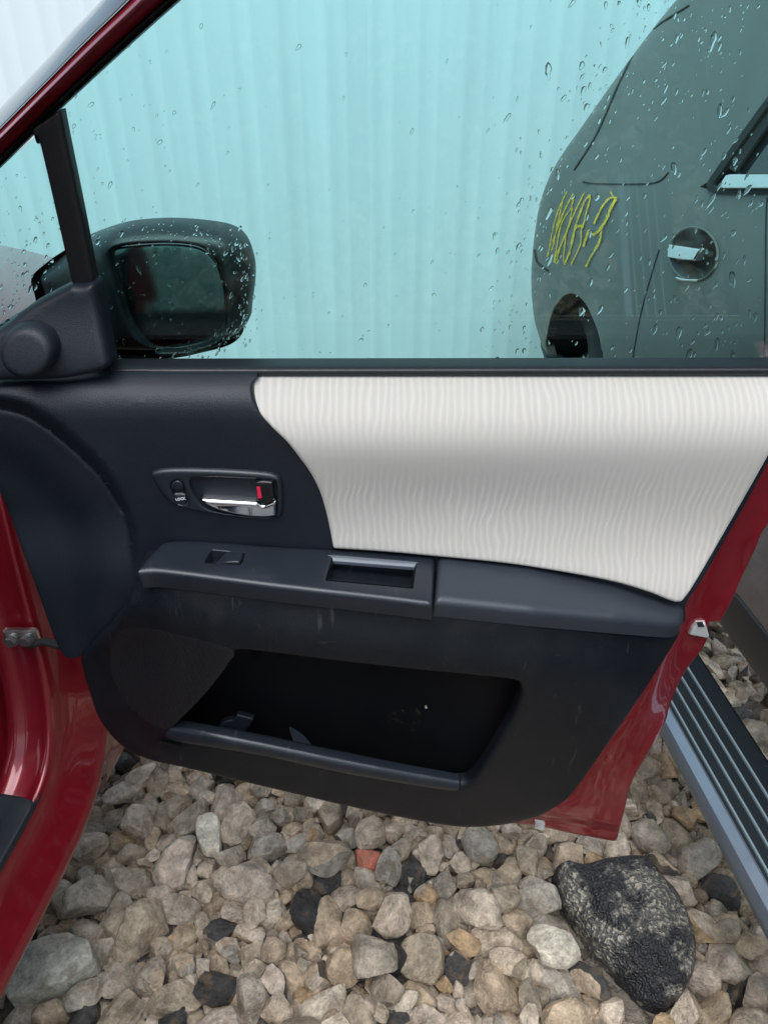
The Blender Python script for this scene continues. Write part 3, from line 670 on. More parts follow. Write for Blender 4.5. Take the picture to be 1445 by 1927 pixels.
# latch, sticker
sheet('door_latch', curve([(1311, 1173, 1), (1328, 1174, 1), (1335, 1198, 1), (1332, 1203, 1), (1296, 1196, 1), (1302, 1182, 1)], 5), lambda x, y: PY(x, y, .758), latch_m, shell, r=4, rd=.004, step=8, skirt=.015)
sheet('latch_slot', curve([(1310, 1172, 1), (1322, 1172, 1), (1325, 1180, 1), (1313, 1180, 1)], 3), lambda x, y: PY(x, y, .7565), gap_m, shell, r=0, step=8, skirt=.002)
sheet('hole_sticker', curve([(1007, 1548, 1), (1025, 1551, 1), (1023, 1563, 1), (1006, 1560, 1)], 3), lambda x, y: PY(x, y, .752), sticker_m, shell, r=0, step=8, skirt=.006)
# window frame: one section swept along the sloping front edge and on round the door opening
I_ = [(-120, 440), (-40, 358), (0, 318), (112, 209), (225, 104), (342, 0), (450, -88), (600, -140), (900, -160), (1250, -150), (1480, -120)]
O_ = [(-120, 330), (-40, 246), (0, 204), (75, 126), (133, 62), (191, 0), (290, -120), (480, -240), (900, -280), (1250, -270), (1560, -240)]
Il, Ol = line(I_, 8), line(O_, 8)
def frame_rows(fr): return [[PG(i[0]*f+o_[0]*(1-f), i[1]*f+o_[1]*(1-f), d) for i, o_ in zip(Il, Ol)] for f, d in fr]
outer_trim = loft('frame_outer_trim', frame_rows([(0, .075), (.0, .056), (.03, .044), (.10, .031), (.22, .015), (.31, .006), (.335, .016)]), wet_black, shell, 50)
loft('window_frame', frame_rows([(.335, .020), (.36, .010), (.39, .006), (.43, .000), (.47, -.006), (.50, -.0085), (.53, -.0080), (.58, -.003), (.70, .003), (.78, .006), (.80, .012), (.80, .03)]), red, shell, 50)
loft('frame_rubber', frame_rows([(.80, .020), (.81, .006), (.84, .003), (.87, .006), (.89, .014), (.905, .014), (.92, .010), (.965, .008), (1.0, .014), (1.0, .03)]), rubber, shell, 50)
post = [(1497, 790), (1500, 705), (1505, 560), (1512, 400), (1525, 200), (1545, 0), (1560, -150)]
rows = [[PG(x+k, y, d) for x, y in line(post, 4)] for k, d in ((-10, .02), (-10, 0), (20, -.012), (60, -.01), (90, .01), (90, .04))]
loft('window_frame', rows, red, shell, 50)
# division bar between the panes
bar = curve([(58, 243, 1), (67, 273), (75, 279), (133, 531, 1), (150, 620), (166, 700, 1), (214, 698, 1), (214, 682), (202, 640), (187, 578), (179, 538), (150, 392), (123, 262), (112, 206, 1)], 6)
sheet('division_bar', bar, lambda x, y: PG(x, y, -.002), rubber, shell, r=7, rd=.006, step=14, skirt=.010)

# ---- panes (4 mm glass) and the rain on them
pane_o = curve([(100, 218, 1), (225, 104), (342, 0), (460, -90), (600, -138), (900, -158), (1250, -150), (1505, -122, 1), (1505, 702, 1), (206, 702, 1), (193, 640), (140, 400)], 5)
pane = sheet('window_pane', pane_o, lambda x, y: PG(x, y, .016), glass_m, car, r=0, step=70, skirt=0)
def thicken(o, d):
    bm = bmesh.new(); bm.from_mesh(o.data)
    ex = bmesh.ops.extrude_face_region(bm, geom=bm.faces[:])
    for v in [g_ for g_ in ex['geom'] if isinstance(g_, bmesh.types.BMVert)]: v.co += d
    bmesh.ops.recalc_face_normals(bm, faces=bm.faces[:]); bm.to_mesh(o.data); bm.free()
    for p in o.data.polygons: p.use_smooth = False
GN = Vector((0, 1, GS)).normalized()
thicken(pane, GN*.004)
quarter_o = curve([(-120, 438, 1), (-40, 357), (0, 317), (76, 250, 1), (92, 280), (148, 531), (160, 600, 1), (60, 640, 1), (-120, 690, 1)], 5)
quarter = sheet('quarter_pane', quarter_o, lambda x, y: PG(x, y, .016), glass_m, car, r=0, step=70, skirt=0)
thicken(quarter, GN*.004)
RD = random.Random(11)
def drop(bm, px, py, L, W, ang, h):
    """one bead of water: a tear-shaped dome with a flat foot on the outer face of the glass"""
    n = 9; dirx, diry = math.cos(ang), math.sin(ang); rings = []
    ph = RD.uniform(0, 6); wob = RD.uniform(.05, .22)
    for q, hh in ((1.0, 0), (.92, .45), (.68, .82), (.34, .98)):
        ring = []
        for k in range(n):
            t = 2*math.pi*k/n; u = math.cos(t)*L*q*(1+wob*math.sin(2*t+ph)); v = math.sin(t)*W*q*(1-.35*math.cos(t))*(1+wob*math.sin(3*t+ph))
            ring.append(bm.verts.new(PG(px+u*dirx-v*diry, py+u*diry+v*dirx, .0165) + GN*(.0046+h*hh)))
        rings.append(ring)
    top = bm.verts.new(PG(px, py, .0165)+GN*(.0046+h))
    bm.faces.new(rings[0])
    for a, b in zip(rings, rings[1:]):
        for k in range(n): bm.faces.new((a[k], b[k], b[(k+1) % n], a[(k+1) % n]))
    for k in range(n): bm.faces.new((rings[-1][k], top, rings[-1][(k+1) % n]))
pane_poly = np.array(pane_o); quarter_poly = np.array(quarter_o)
def scatter_drops(bm, n, fx, poly, smin, smax, stretch=(1.1, 2.6)):
    k = 0
    for _ in range(n*6):
        if k >= n: break
        x, y = fx()
        if not inside(np.array([[x, y]]), poly)[0] or y < -40: continue
        s = min(smax, .88*smin*math.exp(RD.gauss(0, .55)))
        e = RD.uniform(*stretch); ang = math.radians(RD.gauss(112, 14)) if e > 1.3 else RD.uniform(0, 3.1)
        m_per = .00056
        drop(bm, x, y, s*e*.5, s*.5*RD.uniform(.75, 1.1), ang, s*m_per*RD.uniform(.22, .36)); k += 1
mir_o = curve([(60, 523), (67, 560), (75, 600), (110, 640), (160, 668), (217, 674), (299, 676), (336, 673), (374, 665), (430, 650), (456, 628), (461, 598), (467, 542), (463, 504), (448, 467), (422, 447), (374, 437), (299, 432), (224, 437), (168, 452), (123, 471), (90, 493)], 5)
bm = bmesh.new()
def along_mirror():
    i = RD.randrange(len(mir_o)); x, y = mir_o[i]
    if x < 120 or (x < 300 and y > 600): i = RD.randrange(len(mir_o)); x, y = mir_o[i]
    return x+RD.gauss(-6 if x > 400 else 0, 13), y+RD.gauss(6 if y < 470 else 0, 12)
scatter_drops(bm, 380, lambda: (1445-abs(RD.gauss(0, 1))*180-RD.uniform(0, 60), RD.uniform(-30, 690)), pane_poly, 4.0, 12, (1.3, 3.4))
def near_van():
    y = RD.uniform(0, 690); x = ip(y, [0, 60, 250, 400, 600, 700], [1290, 1200, 1110, 1020, 1000, 1010]); return x+RD.gauss(-20, 38), y
scatter_drops(bm, 190, near_van, pane_poly, 2.9, 9, (1.3, 3.0))
scatter_drops(bm, 260, along_mirror, pane_poly, 2.7, 8, (1.0, 2.2))
scatter_drops(bm, 70, lambda: (RD.uniform(200, 440), RD.uniform(460, 660)), pane_poly, 3, 8)
scatter_drops(bm, 150, lambda: (RD.uniform(120, 1000), 690-abs(RD.gauss(0, 300))), pane_poly, 2.8, 8)
scatter_drops(bm, 50, lambda: (RD.uniform(110, 330), RD.uniform(100, 480)), pane_poly, 2.8, 7)
bmesh.ops.recalc_face_normals(bm, faces=bm.faces[:])
o_ = finish(bm, 'raindrops', drop_m, pane, 80); o_['kind'] = 'stuff'
bm = bmesh.new()
scatter_drops(bm, 90, lambda: (RD.uniform(-40, 120), RD.uniform(330, 620)), quarter_poly, 3.2, 9, (1.2, 2.6))
scatter_drops(bm, 40, lambda: (RD.uniform(-20, 65), RD.uniform(520, 620)), quarter_poly, 3.6, 10)
bmesh.ops.recalc_face_normals(bm, faces=bm.faces[:])
o_ = finish(bm, 'raindrops', drop_m, quarter, 80); o_['kind'] = 'stuff'

# ---- outside mirror
def mir_Y(px, py):
    return .895
mp_ = curve([(60, 523), (67, 560), (75, 600), (110, 640), (160, 668), (217, 674), (299, 676), (336, 673), (374, 665), (430, 650), (456, 628), (461, 598), (467, 542), (463, 504), (448, 467), (422, 447), (374, 437), (299, 432), (224, 437), (168, 452), (123, 471), (90, 493)], 6)
mg = curve([(207, 477), (243, 464), (318, 460), (374, 467), (404, 490), (418, 523), (426, 570), (422, 625), (392, 646), (336, 660), (291, 658), (266, 640), (239, 598), (217, 530)], 6)
mh = sheet('side_mirror', mp_, lambda x, y: PY(x, y, .895 + .05*smooth(215, 90, x)), mirror_shell, car, holes=[mg], r=34, rd=.045, rh=8, rdh=.012, step=14, skirt=.02)
bm = bmesh.new()                                                   # back of the shell, a bowl away from the camera
cx_, cy_ = 270, 560; rows = []
for q, d in ((1.0, .955), (.97, .985), (.86, 1.02), (.6, 1.05), (.25, 1.06), (.02, 1.062)):
    rows.append([PY(cx_+(x-cx_)*q, cy_+(y-cy_)*q, d) for x, y in mp_+[mp_[0]]])
loft('mirror_shell', rows, mirror_shell, mh, 60)
mtilt = lambda x, y: PY(x, y, .915 + (x-310)*.00006 - (y-560)*.00005)
sheet('mirror_glass', mg, mtilt, mirror_m, mh, r=4, rd=.002, step=20, skirt=.006)
sheet('mirror_glass_rim', curve([(300, 664), (345, 662), (395, 648), (424, 627), (432, 634), (400, 657), (345, 671), (300, 671)], 6), lambda x, y: PY(x, y, .893), mirror_shell, mh, r=5, rd=.006, step=9, skirt=.01)
rows = [[Vector((x, y, z)) for x, y, z in ring] for ring in
        [[(-.42+.03*math.cos(t), .84, 1.03+.03*math.sin(t)) for t in np.linspace(0, 2*math.pi, 17)], [(-.385+.035*math.cos(t), .96, 1.04+.03*math.sin(t)) for t in np.linspace(0, 2*math.pi, 17)]]]
loft('mirror_arm', rows, mirror_shell, mh, 60)
# ---- sail cover inside, with its round tweeter
sail_o = curve([(-90, 668, 1), (0, 619), (31, 594), (62, 573), (103, 551), (132, 536, 1), (150, 537), (174, 532, 1), (181, 544), (187, 578), (196, 625), (205, 668), (206, 690), (187, 705), (125, 718), (60, 722), (-90, 724, 1)], 7)
def sail_Y(x, y): return .768 - .022*smooth(545, 720, y)
sail = sheet('sail_cover', sail_o, lambda x, y: PY(x, y, sail_Y(x, y)), plastic, car, r=15, rd=.018, step=14, skirt=.008)
tw_o = [(47+53*math.cos(t), 667+52*math.sin(t)) for t in np.linspace(0, 2*math.pi, 49)[:-1]]
sheet('tweeter_cover', tw_o, lambda x, y: PY(x, y, sail_Y(x, y)-.020), plastic, sail, r=15, rd=.015, step=9, skirt=.02)

# ---- trim panel
def roll(py): return .030*max(0, 1-(py-704)/85)**2.0
arc2 = line([(-60, 765), (0, 768), (47, 780), (93, 808), (140, 846), (187, 892), (218, 936), (238, 985), (247, 1060), (246, 1140)], 6); A2 = np.array(arc2)
def trim_Y(px, py):
    y = .738 + roll(py)
    if px < 330:
        q = np.array([[px, py]]); d = float(segdist(q, A2, False)[0])
        yl = ip(px, A2[:, 0], A2[:, 1]) if px < 236 else 1e9
        xl = ip(py, A2[:, 1], A2[:, 0])
        inn = (py > 765) and (px < xl) if py > 768 else False
        wband = ip(py, [740, 980], [27, 12])
        sd = d if inn else -d
        y += .020*smooth(-wband, 0, sd)*smooth(1110, 950, py) + .0035*math.exp(-(sd/3.0)**2)*smooth(985, 930, py)
        y += .010*smooth(40, 110, sd)
    return y
trim_o = curve([(-80, 724, 1), (0, 724), (60, 722), (125, 718), (187, 706), (210, 700), (230, 699, 1), (486, 699, 1), (485, 712, 1), (476, 724), (476, 744), (483, 765), (498, 785), (520, 808), (545, 831), (568, 860), (587, 887), (602, 915), (613, 944), (621, 975), (628, 1010), (632, 1050, 1), (634, 1170, 1), (450, 1160), (240, 1160), (205, 1190), (152, 1238), (112, 1226), (60, 1090), (0, 932), (-80, 770, 1)], 7)
ex = [(x+ox, y+oy) for x, y in arc2 for ox, oy in ((0, 0), (2.5, -2.5), (-2.5, 2.5), (5, -5), (-5, 5), (9, -9), (14, -14), (-10, 10), (20, -20), (26, -26))] + [(x, y) for x in range(210, 500, 16) for y in (712, 720, 728, 736, 745, 756)]
trim = sheet('trim_panel', trim_o, lambda x, y: PY(x, y, trim_Y(x, y)), plastic, car, r=6, rd=.006, step=17, skirt=.018, extra=ex)
# window seal strip along the sill
seal_o = curve([(206, 694, 1), (480, 693.5), (1490, 692, 1), (1490, 709.5, 1), (480, 709.5), (300, 706), (206, 703, 1)], 8)
sheet('window_seal', seal_o, lambda x, y: PY(x, y, .772), rubber, trim, r=6, rd=.010, step=7, skirt=.02)
# fabric insert
fab_o = curve([(478, 711, 1), (470, 722), (470, 745), (477, 767), (492, 787), (514, 811), (539, 835), (562, 864), (581, 890), (596, 917), (607, 946), (615, 976), (622, 1010), (627, 1036, 1), (720, 1042), (819, 1051), (951, 1064), (1068, 1082), (1156, 1099), (1220, 1118), (1258, 1133), (1276, 1137), (1290, 1129), (1320, 1083), (1395, 953), (1440, 874), (1456, 845), (1490, 780, 1), (1490, 711, 1)], 6)
FN = [[705, 735, 770, 810, 850, 890, 930, 965, 1000, 1040, 1080, 1110, 1140], [.739, .7345, .731, .728, .7265, .7285, .7325, .7345, .7335, .729, .722, .716, .711]]
fabf = np.poly1d(np.polyfit((np.array(FN[0])-900)/200, FN[1], 6))
def fab_Y(px, py):
    return float(fabf((py-900)/200)) + .037*max(0, 1-(py-704)/165)**2.3 + .0035*math.exp(-((px-930)/260)**2-((py-945)/55)**2) - .002*math.exp(-((px-700)/200)**2-((py-840)/60)**2)
sheet('fabric_insert', fab_o, lambda x, y: PY(x, y, fab_Y(x, y)), fabric_m, trim, r=9, rd=.007, step=15, skirt=.02, extra=[(x, y) for x in range(490, 1480, 16) for y in (724, 731, 739, 748)])
# the dark backing it is stretched over, showing as a thin edge
back_o = curve([(492, 718, 1), (1488, 718, 1), (1488, 800), (1451, 862), (1402, 952), (1326, 1084), (1292, 1136), (1288, 1172), (1250, 1190, 1), (820, 1120), (640, 1100, 1), (632, 1000), (600, 880), (520, 790)], 6)
sheet('insert_backing', back_o, lambda x, y: PY(x, y, min(.757, fab_Y(x, y)+.014) if y > 800 else fab_Y(x, y)+.014), plastic, trim, r=4, rd=.003, step=20, skirt=.01)
# inner handle
bz_o = curve([(284, 896), (292, 888), (330, 884), (414, 885.5), (487, 890), (517, 895), (529, 905), (533, 930), (532, 965), (524, 977), (500, 980), (443, 976), (391, 968), (340, 957), (315, 943), (297, 922)], 6)
cupo = curve([(358, 905), (366, 900), (414, 900), (472, 902.5), (512, 905), (519, 912), (521, 945), (519, 974), (500, 976), (455, 973), (414, 966), (387, 956), (370, 940), (360, 920)], 6)
lbo = [(337+10.5*math.cos(t)*math.cos(.28)-0 + (0), 928) for t in (0,)]
def capsule(cx, cy, r, half, tilt, n=10):
    out = []
    for k in range(n+1): t = math.pi + math.pi*k/n; out.append((r*math.cos(t), -half + r*math.sin(t)))
    for k in range(n+1): t = math.pi*k/n; out.append((r*math.cos(t), half + r*math.sin(t)))
    c, s = math.cos(tilt), math.sin(tilt)
    return [(cx + x*c - y*s, cy + x*s + y*c) for x, y in out]
lb = capsule(337.5, 928.5, 11.5, 13, -.33)
BZ = .7325
bezel = sheet('handle_bezel', bz_o, lambda x, y: PY(x, y, BZ), plastic_hard, trim, holes=[cupo, lb], r=7, rd=.006, rh=4, rdh=.004, step=9, skirt=.03)
def cup_Y(x, y):
    a = smooth(352, 420, x)*smooth(985, 940, y)
    return BZ+.026 + .006*a
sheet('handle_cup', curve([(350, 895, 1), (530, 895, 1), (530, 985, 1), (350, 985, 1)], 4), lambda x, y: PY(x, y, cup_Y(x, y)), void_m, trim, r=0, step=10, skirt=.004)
bm = bmesh.new(); tube_bm(bm, [PY(x, y, BZ+.012) for x, y in line([(372, 903), (384, 918), (395, 934), (410, 941), (440, 944), (480, 945)], 6)], .0022, 6); finish(bm, 'cup_ridge', plastic_hard, trim)
lev_o = curve([(379.5, 943), (384, 940.5), (414, 942), (450, 944.5), (483, 947, 1), (497, 952), (519.5, 941.5, 1), (521, 973, 1), (495, 975.5), (455, 972.5), (414, 964), (390, 953)], 6)
sheet('handle_lever', lev_o, lambda x, y: PY(x, y, BZ-.006 + .004*smooth(945, 970, y)), chrome, trim, r=6, rd=.006, step=5, skirt=.010)
sheet('lock_lever', curve([(480, 909, 1), (493, 906), (513, 907.5, 1), (516, 942, 1), (498, 951), (484, 943, 1)], 5), lambda x, y: PY(x, y, BZ-.004), gloss_black, trim, r=3, rd=.003, step=6, skirt=.02)
sheet('lock_flag', curve([(483.2, 916, 1), (489.5, 916.5, 1), (493, 937, 1), (485.5, 938, 1)], 3), lambda x, y: PY(x, y, BZ-.0046), flag_red, trim, r=0, step=5, skirt=.001)
sheet('lock_button', lb, lambda x, y: PY(x, y, BZ+.003 - .003*smooth(926, 916, y) + .003*math.exp(-((y-926)/4)**2)), plastic_hard, trim, r=3, rd=.002, step=4, skirt=.02)
def text_obj(s, name, m, parent, pos_c, ux, uy, size):
    cu = bpy.data.curves.new(name, 'FONT'); cu.body = s; cu.align_x = 'CENTER'; cu.align_y = 'CENTER'; cu.size = size; cu.extrude = .0002; cu.offset = .00012
    t = bpy.data.objects.new('tmp', cu); C.objects.link(t)
    dg = bpy.context.evaluated_depsgraph_get(); me = bpy.data.meshes.new_from_object(t.evaluated_get(dg)); bpy.data.objects.remove(t)
    n_ = ux.cross(uy)
    for v in me.vertices: v.co = pos_c + ux*v.co.x + uy*v.co.y + n_*v.co.z
    me.materials.clear(); me.name = name
    return obj(name, me, m, parent)
a = math.radians(8)
text_obj('LOCK', 'lettering', white_print, trim, PY(340.3, 939.2, BZ+.0024), Vector((math.cos(a), 0, math.sin(a))), Vector((-math.sin(a), 0, math.cos(a))), .0042)

# ---- armrest
def zline(px): return ip(px, [255, 318, 626, 819, 1000, 1156, 1284], [.842, .840, .826, .8135, .799, .776, .747])
top_map = lambda x, y: PZ(x, y, zline(x))
DN = (0, .18, -1)
grip_o = curve([(626, 1045, 1), (783, 1058, 1), (776.5, 1106, 1), (613, 1091, 1)], 7)
sw_o = curve([(385, 1058, 1), (392, 1045), (399, 1034.5, 1), (461, 1040.5, 1), (457, 1056), (452, 1062.5, 1), (426, 1061)], 5)
sp_o = curve([(259, 1075), (263, 1064), (290, 1034), (318, 1015), (414, 1016.5), (502, 1024), (620, 1030), (720, 1036), (819.5, 1043, 1), (814, 1137, 1), (711, 1124), (603, 1112), (560, 1107), (500, 1100), (420, 1089.5), (330, 1078), (285, 1074)], 7)
arm = sheet('armrest', sp_o, top_map, plastic_hard, car, holes=[sw_o, grip_o], r=9, rd=.006, rh=2.5, rdh=.0012, step=12, skirt=.020, push=DN)
# pull cup: walls of its own, with a chamfer coloured pale as sky sheen along its far side
cup_rim = [(626, 1045), (783, 1058), (777, 1106), (613, 1091)]
rows = []
for dz, k in ((.0005, 1.0), (-.0035, .965), (-.012, .95), (-.045, .93)):
    cx0, cy0 = 699, 1076; rows.append([PZ(cx0+(x-cx0)*k, cy0+(y-cy0)*k + (5 if dz < -.002 and y < 1070 else 0), zline(x)+dz) for x, y in grip_o+[grip_o[0]]])
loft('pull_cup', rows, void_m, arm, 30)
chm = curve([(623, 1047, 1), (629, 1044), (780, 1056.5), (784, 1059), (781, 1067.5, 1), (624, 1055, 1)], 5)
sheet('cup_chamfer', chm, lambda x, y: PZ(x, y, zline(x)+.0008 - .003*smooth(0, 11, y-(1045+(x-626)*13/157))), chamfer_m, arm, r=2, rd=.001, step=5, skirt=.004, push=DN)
# grip bowl
bowl = curve([(608, 1040, 1), (790, 1052, 1), (784, 1112, 1), (602, 1096, 1)], 5)
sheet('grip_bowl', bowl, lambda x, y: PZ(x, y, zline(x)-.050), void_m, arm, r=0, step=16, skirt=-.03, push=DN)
sheet('switch_well', curve([(382, 1030, 1), (466, 1036, 1), (458, 1068, 1), (380, 1062, 1)], 3), lambda x, y: top_map(x, y)-Vector((0, 0, .010*smooth(440, 405, x)+.002)), gloss_black, arm, r=0, step=7, skirt=.004, push=DN)
sheet('window_switch', curve([(404, 1052), (412, 1047), (428, 1038.5, 1), (459, 1041.5, 1), (455, 1055), (450.5, 1061, 1), (427, 1059.5), (412, 1056)], 5), lambda x, y: top_map(x, y)+Vector((0, 0, .0025*smooth(412, 445, x)-.0045*smooth(428, 405, x))), plastic_hard, arm, r=2.5, rd=.0015, step=5, skirt=.008, push=DN)
pad_o = curve([(824, 1042, 1), (1000, 1057), (1068, 1069), (1156, 1086), (1220, 1105), (1262, 1121), (1284, 1132), (1288, 1152), (1284, 1168), (1270, 1174), (1220, 1171), (1100, 1160), (1000, 1150.5), (900, 1140), (817.5, 1131, 1)], 7)
sheet('arm_pad', pad_o, lambda x, y: top_map(x, y)+Vector((0, 0, .002)), pad_m, arm, r=15, rd=.009, step=13, skirt=.018, push=DN)

# ---- lower trim panel with the map pocket
GRX = [255, 300, 430, 600, 711, 813, 1000, 1150, 1284]; GRY = [1080, 1083, 1101, 1125, 1139, 1150, 1172, 1187, 1193]; GRD = [.690, .682, .672, .665, .662, .662, .664, .680, .712]
def low_Y(px, py):
    g = ip(px, GRX, GRY); y = ip(px, GRX, GRD)
    t = max(0, py-g)/400
    y += .060*max(0, t-.2)**1.6 - .012*smooth(0, .24, t)
    y += .040*smooth(430, 150, px)*smooth(1130, 1250, py) + .012*smooth(330, 160, px)
    return y
low_o = curve([(257, 1081, 1), (300, 1084), (430, 1102), (600, 1126), (711, 1140), (813, 1151), (1000, 1173), (1150, 1189), (1283, 1195, 1), (1279, 1205), (1228, 1287), (1150, 1402), (1081, 1498), (1050, 1524), (1010, 1545), (960, 1558), (900, 1564), (840, 1561), (700, 1535), (500, 1489), (350, 1453), (290, 1440), (245, 1422), (210, 1395), (181, 1355), (165, 1310), (152, 1266), (153, 1240), (200, 1194), (226, 1160), (243, 1120)], 7)
pk_o = curve([(450, 1227), (500, 1231), (600, 1244), (740, 1260), (900, 1276), (962, 1283), (978, 1291), (980, 1310), (966, 1347), (936, 1400), (906, 1448), (882, 1474), (858, 1478, 1), (760, 1460), (650, 1438), (480, 1403), (323, 1374, 1), (345, 1352), (392, 1303), (425, 1262), (438, 1237)], 6)
low = sheet('lower_trim_panel', low_o, lambda x, y: PY(x, y, low_Y(x, y)), plastic_low, car, holes=[pk_o], r=12, rd=.014, rh=9, rdh=.008, step=17, skirt=.06, hskirt=.012)
bin_o = curve([(290, 1205, 1), (1000, 1260, 1), (1010, 1330), (890, 1510, 1), (290, 1400, 1)], 6)
sheet('pocket_back', bin_o, lambda x, y: PY(x, y, ip(x, [300, 700, 800, 930, 1000], [.775, .775, .758, .728, .722])), void_m, low, r=0, step=26, skirt=0)
rows = [[PY(x, y, d) for x, y in line([(300, 1395+k), (480, 1430+k), (650, 1462+k), (880, 1500+k)], 6)] for d, k in ((.70, 0), (.775, 26))]
loft('pocket_floor', rows, void_m, low)
lip_o = curve([(309, 1386), (316, 1375), (332, 1375), (480, 1403), (650, 1438), (760, 1459), (852, 1475), (866, 1478), (866, 1487), (850, 1494), (760, 1481), (640, 1460), (480, 1426), (335, 1402), (315, 1398)], 6)
sheet('pocket_lip', lip_o, lambda x, y: PY(x, y, low_Y(x, y)-.004), plastic_hard, low, r=10, rd=.008, step=8, skirt=.01)
gr_o = curve([(258, 1181), (340, 1196), (436, 1224), (424, 1254), (390, 1301), (345, 1348), (312, 1372), (258, 1345), (218, 1290), (206, 1230), (222, 1190)], 7)
mesh_m = mat('speaker_mesh', (.009, .0105, .013), .5, spec=.4)
Nn, Ll = mesh_m.node_tree.nodes, mesh_m.node_tree.links
vo = Nn.new('ShaderNodeTexVoronoi'); vo.inputs['Scale'].default_value = 420; vo.inputs['Randomness'].default_value = .0; tcn = Nn.new('ShaderNodeTexCoord'); Ll.new(tcn.outputs['Object'], vo.inputs['Vector'])
bpn = Nn.new('ShaderNodeBump'); bpn.inputs['Distance'].default_value = .0005; Ll.new(vo.outputs['Distance'], bpn.inputs['Height']); Ll.new(bpn.outputs[0], Nn['Principled BSDF'].inputs['Normal'])
sheet('speaker_grille', gr_o, lambda x, y: PY(x, y, low_Y(x, y)-.0006), mesh_m, low, r=10, rd=.0005, step=15, skirt=.002)
# scraps of broken clip lying in the pocket
sheet('broken_clip', curve([(404, 1388, 1), (416, 1362), (440, 1354, 1), (446, 1345, 1), (478, 1353, 1), (474, 1362, 1), (440, 1406, 1)], 4), lambda x, y: PY(x, y, .728 - (y-1375)*.0002), plastic, low, r=3, rd=.002, step=10, skirt=.006)
sheet('broken_clip', curve([(544, 1373, 1), (566, 1386), (584, 1405, 1), (554, 1403, 1)], 4), lambda x, y: PY(x, y, .735 - (y-1390)*.0009), pad_m, low, r=3, rd=.002, step=8, skirt=.004)

stain_m = mat('dried_mud', (.10, .075, .055), .9)
Nn, Ll = stain_m.node_tree.nodes, stain_m.node_tree.links
tcn = Nn.new('ShaderNodeTexCoord'); nn = Nn.new('ShaderNodeTexNoise'); nn.inputs['Scale'].default_value = 70; nn.inputs['Detail'].default_value = 8; nn.inputs['Roughness'].default_value = .75
Ll.new(tcn.outputs['Object'], nn.inputs['Vector'])
mr = Nn.new('ShaderNodeMapRange'); mr.inputs[1].default_value = .52; mr.inputs[2].default_value = .72; mr.inputs[4].default_value = .55; Ll.new(nn.outputs[0], mr.inputs[0]); Ll.new(mr.outputs[0], Nn['Principled BSDF'].inputs['Alpha'])
bk_Y = lambda x: ip(x, [300, 700, 800, 930, 1000], [.775, .775, .758, .728, .722])
sheet('mud_smear', curve([(728, 1345), (742, 1328), (765, 1338), (784, 1330), (792, 1352), (780, 1376), (756, 1370), (736, 1366)], 4), lambda x, y: PY(x, y, bk_Y(x)-.002), stain_m, low, r=0, step=9, skirt=0)
sheet('yellow_fleck', curve([(799, 1330), (802, 1328), (804, 1332), (801, 1334)], 3), lambda x, y: PY(x, y, bk_Y(x)-.003), pale_m, low, r=0, step=3, skirt=.001)

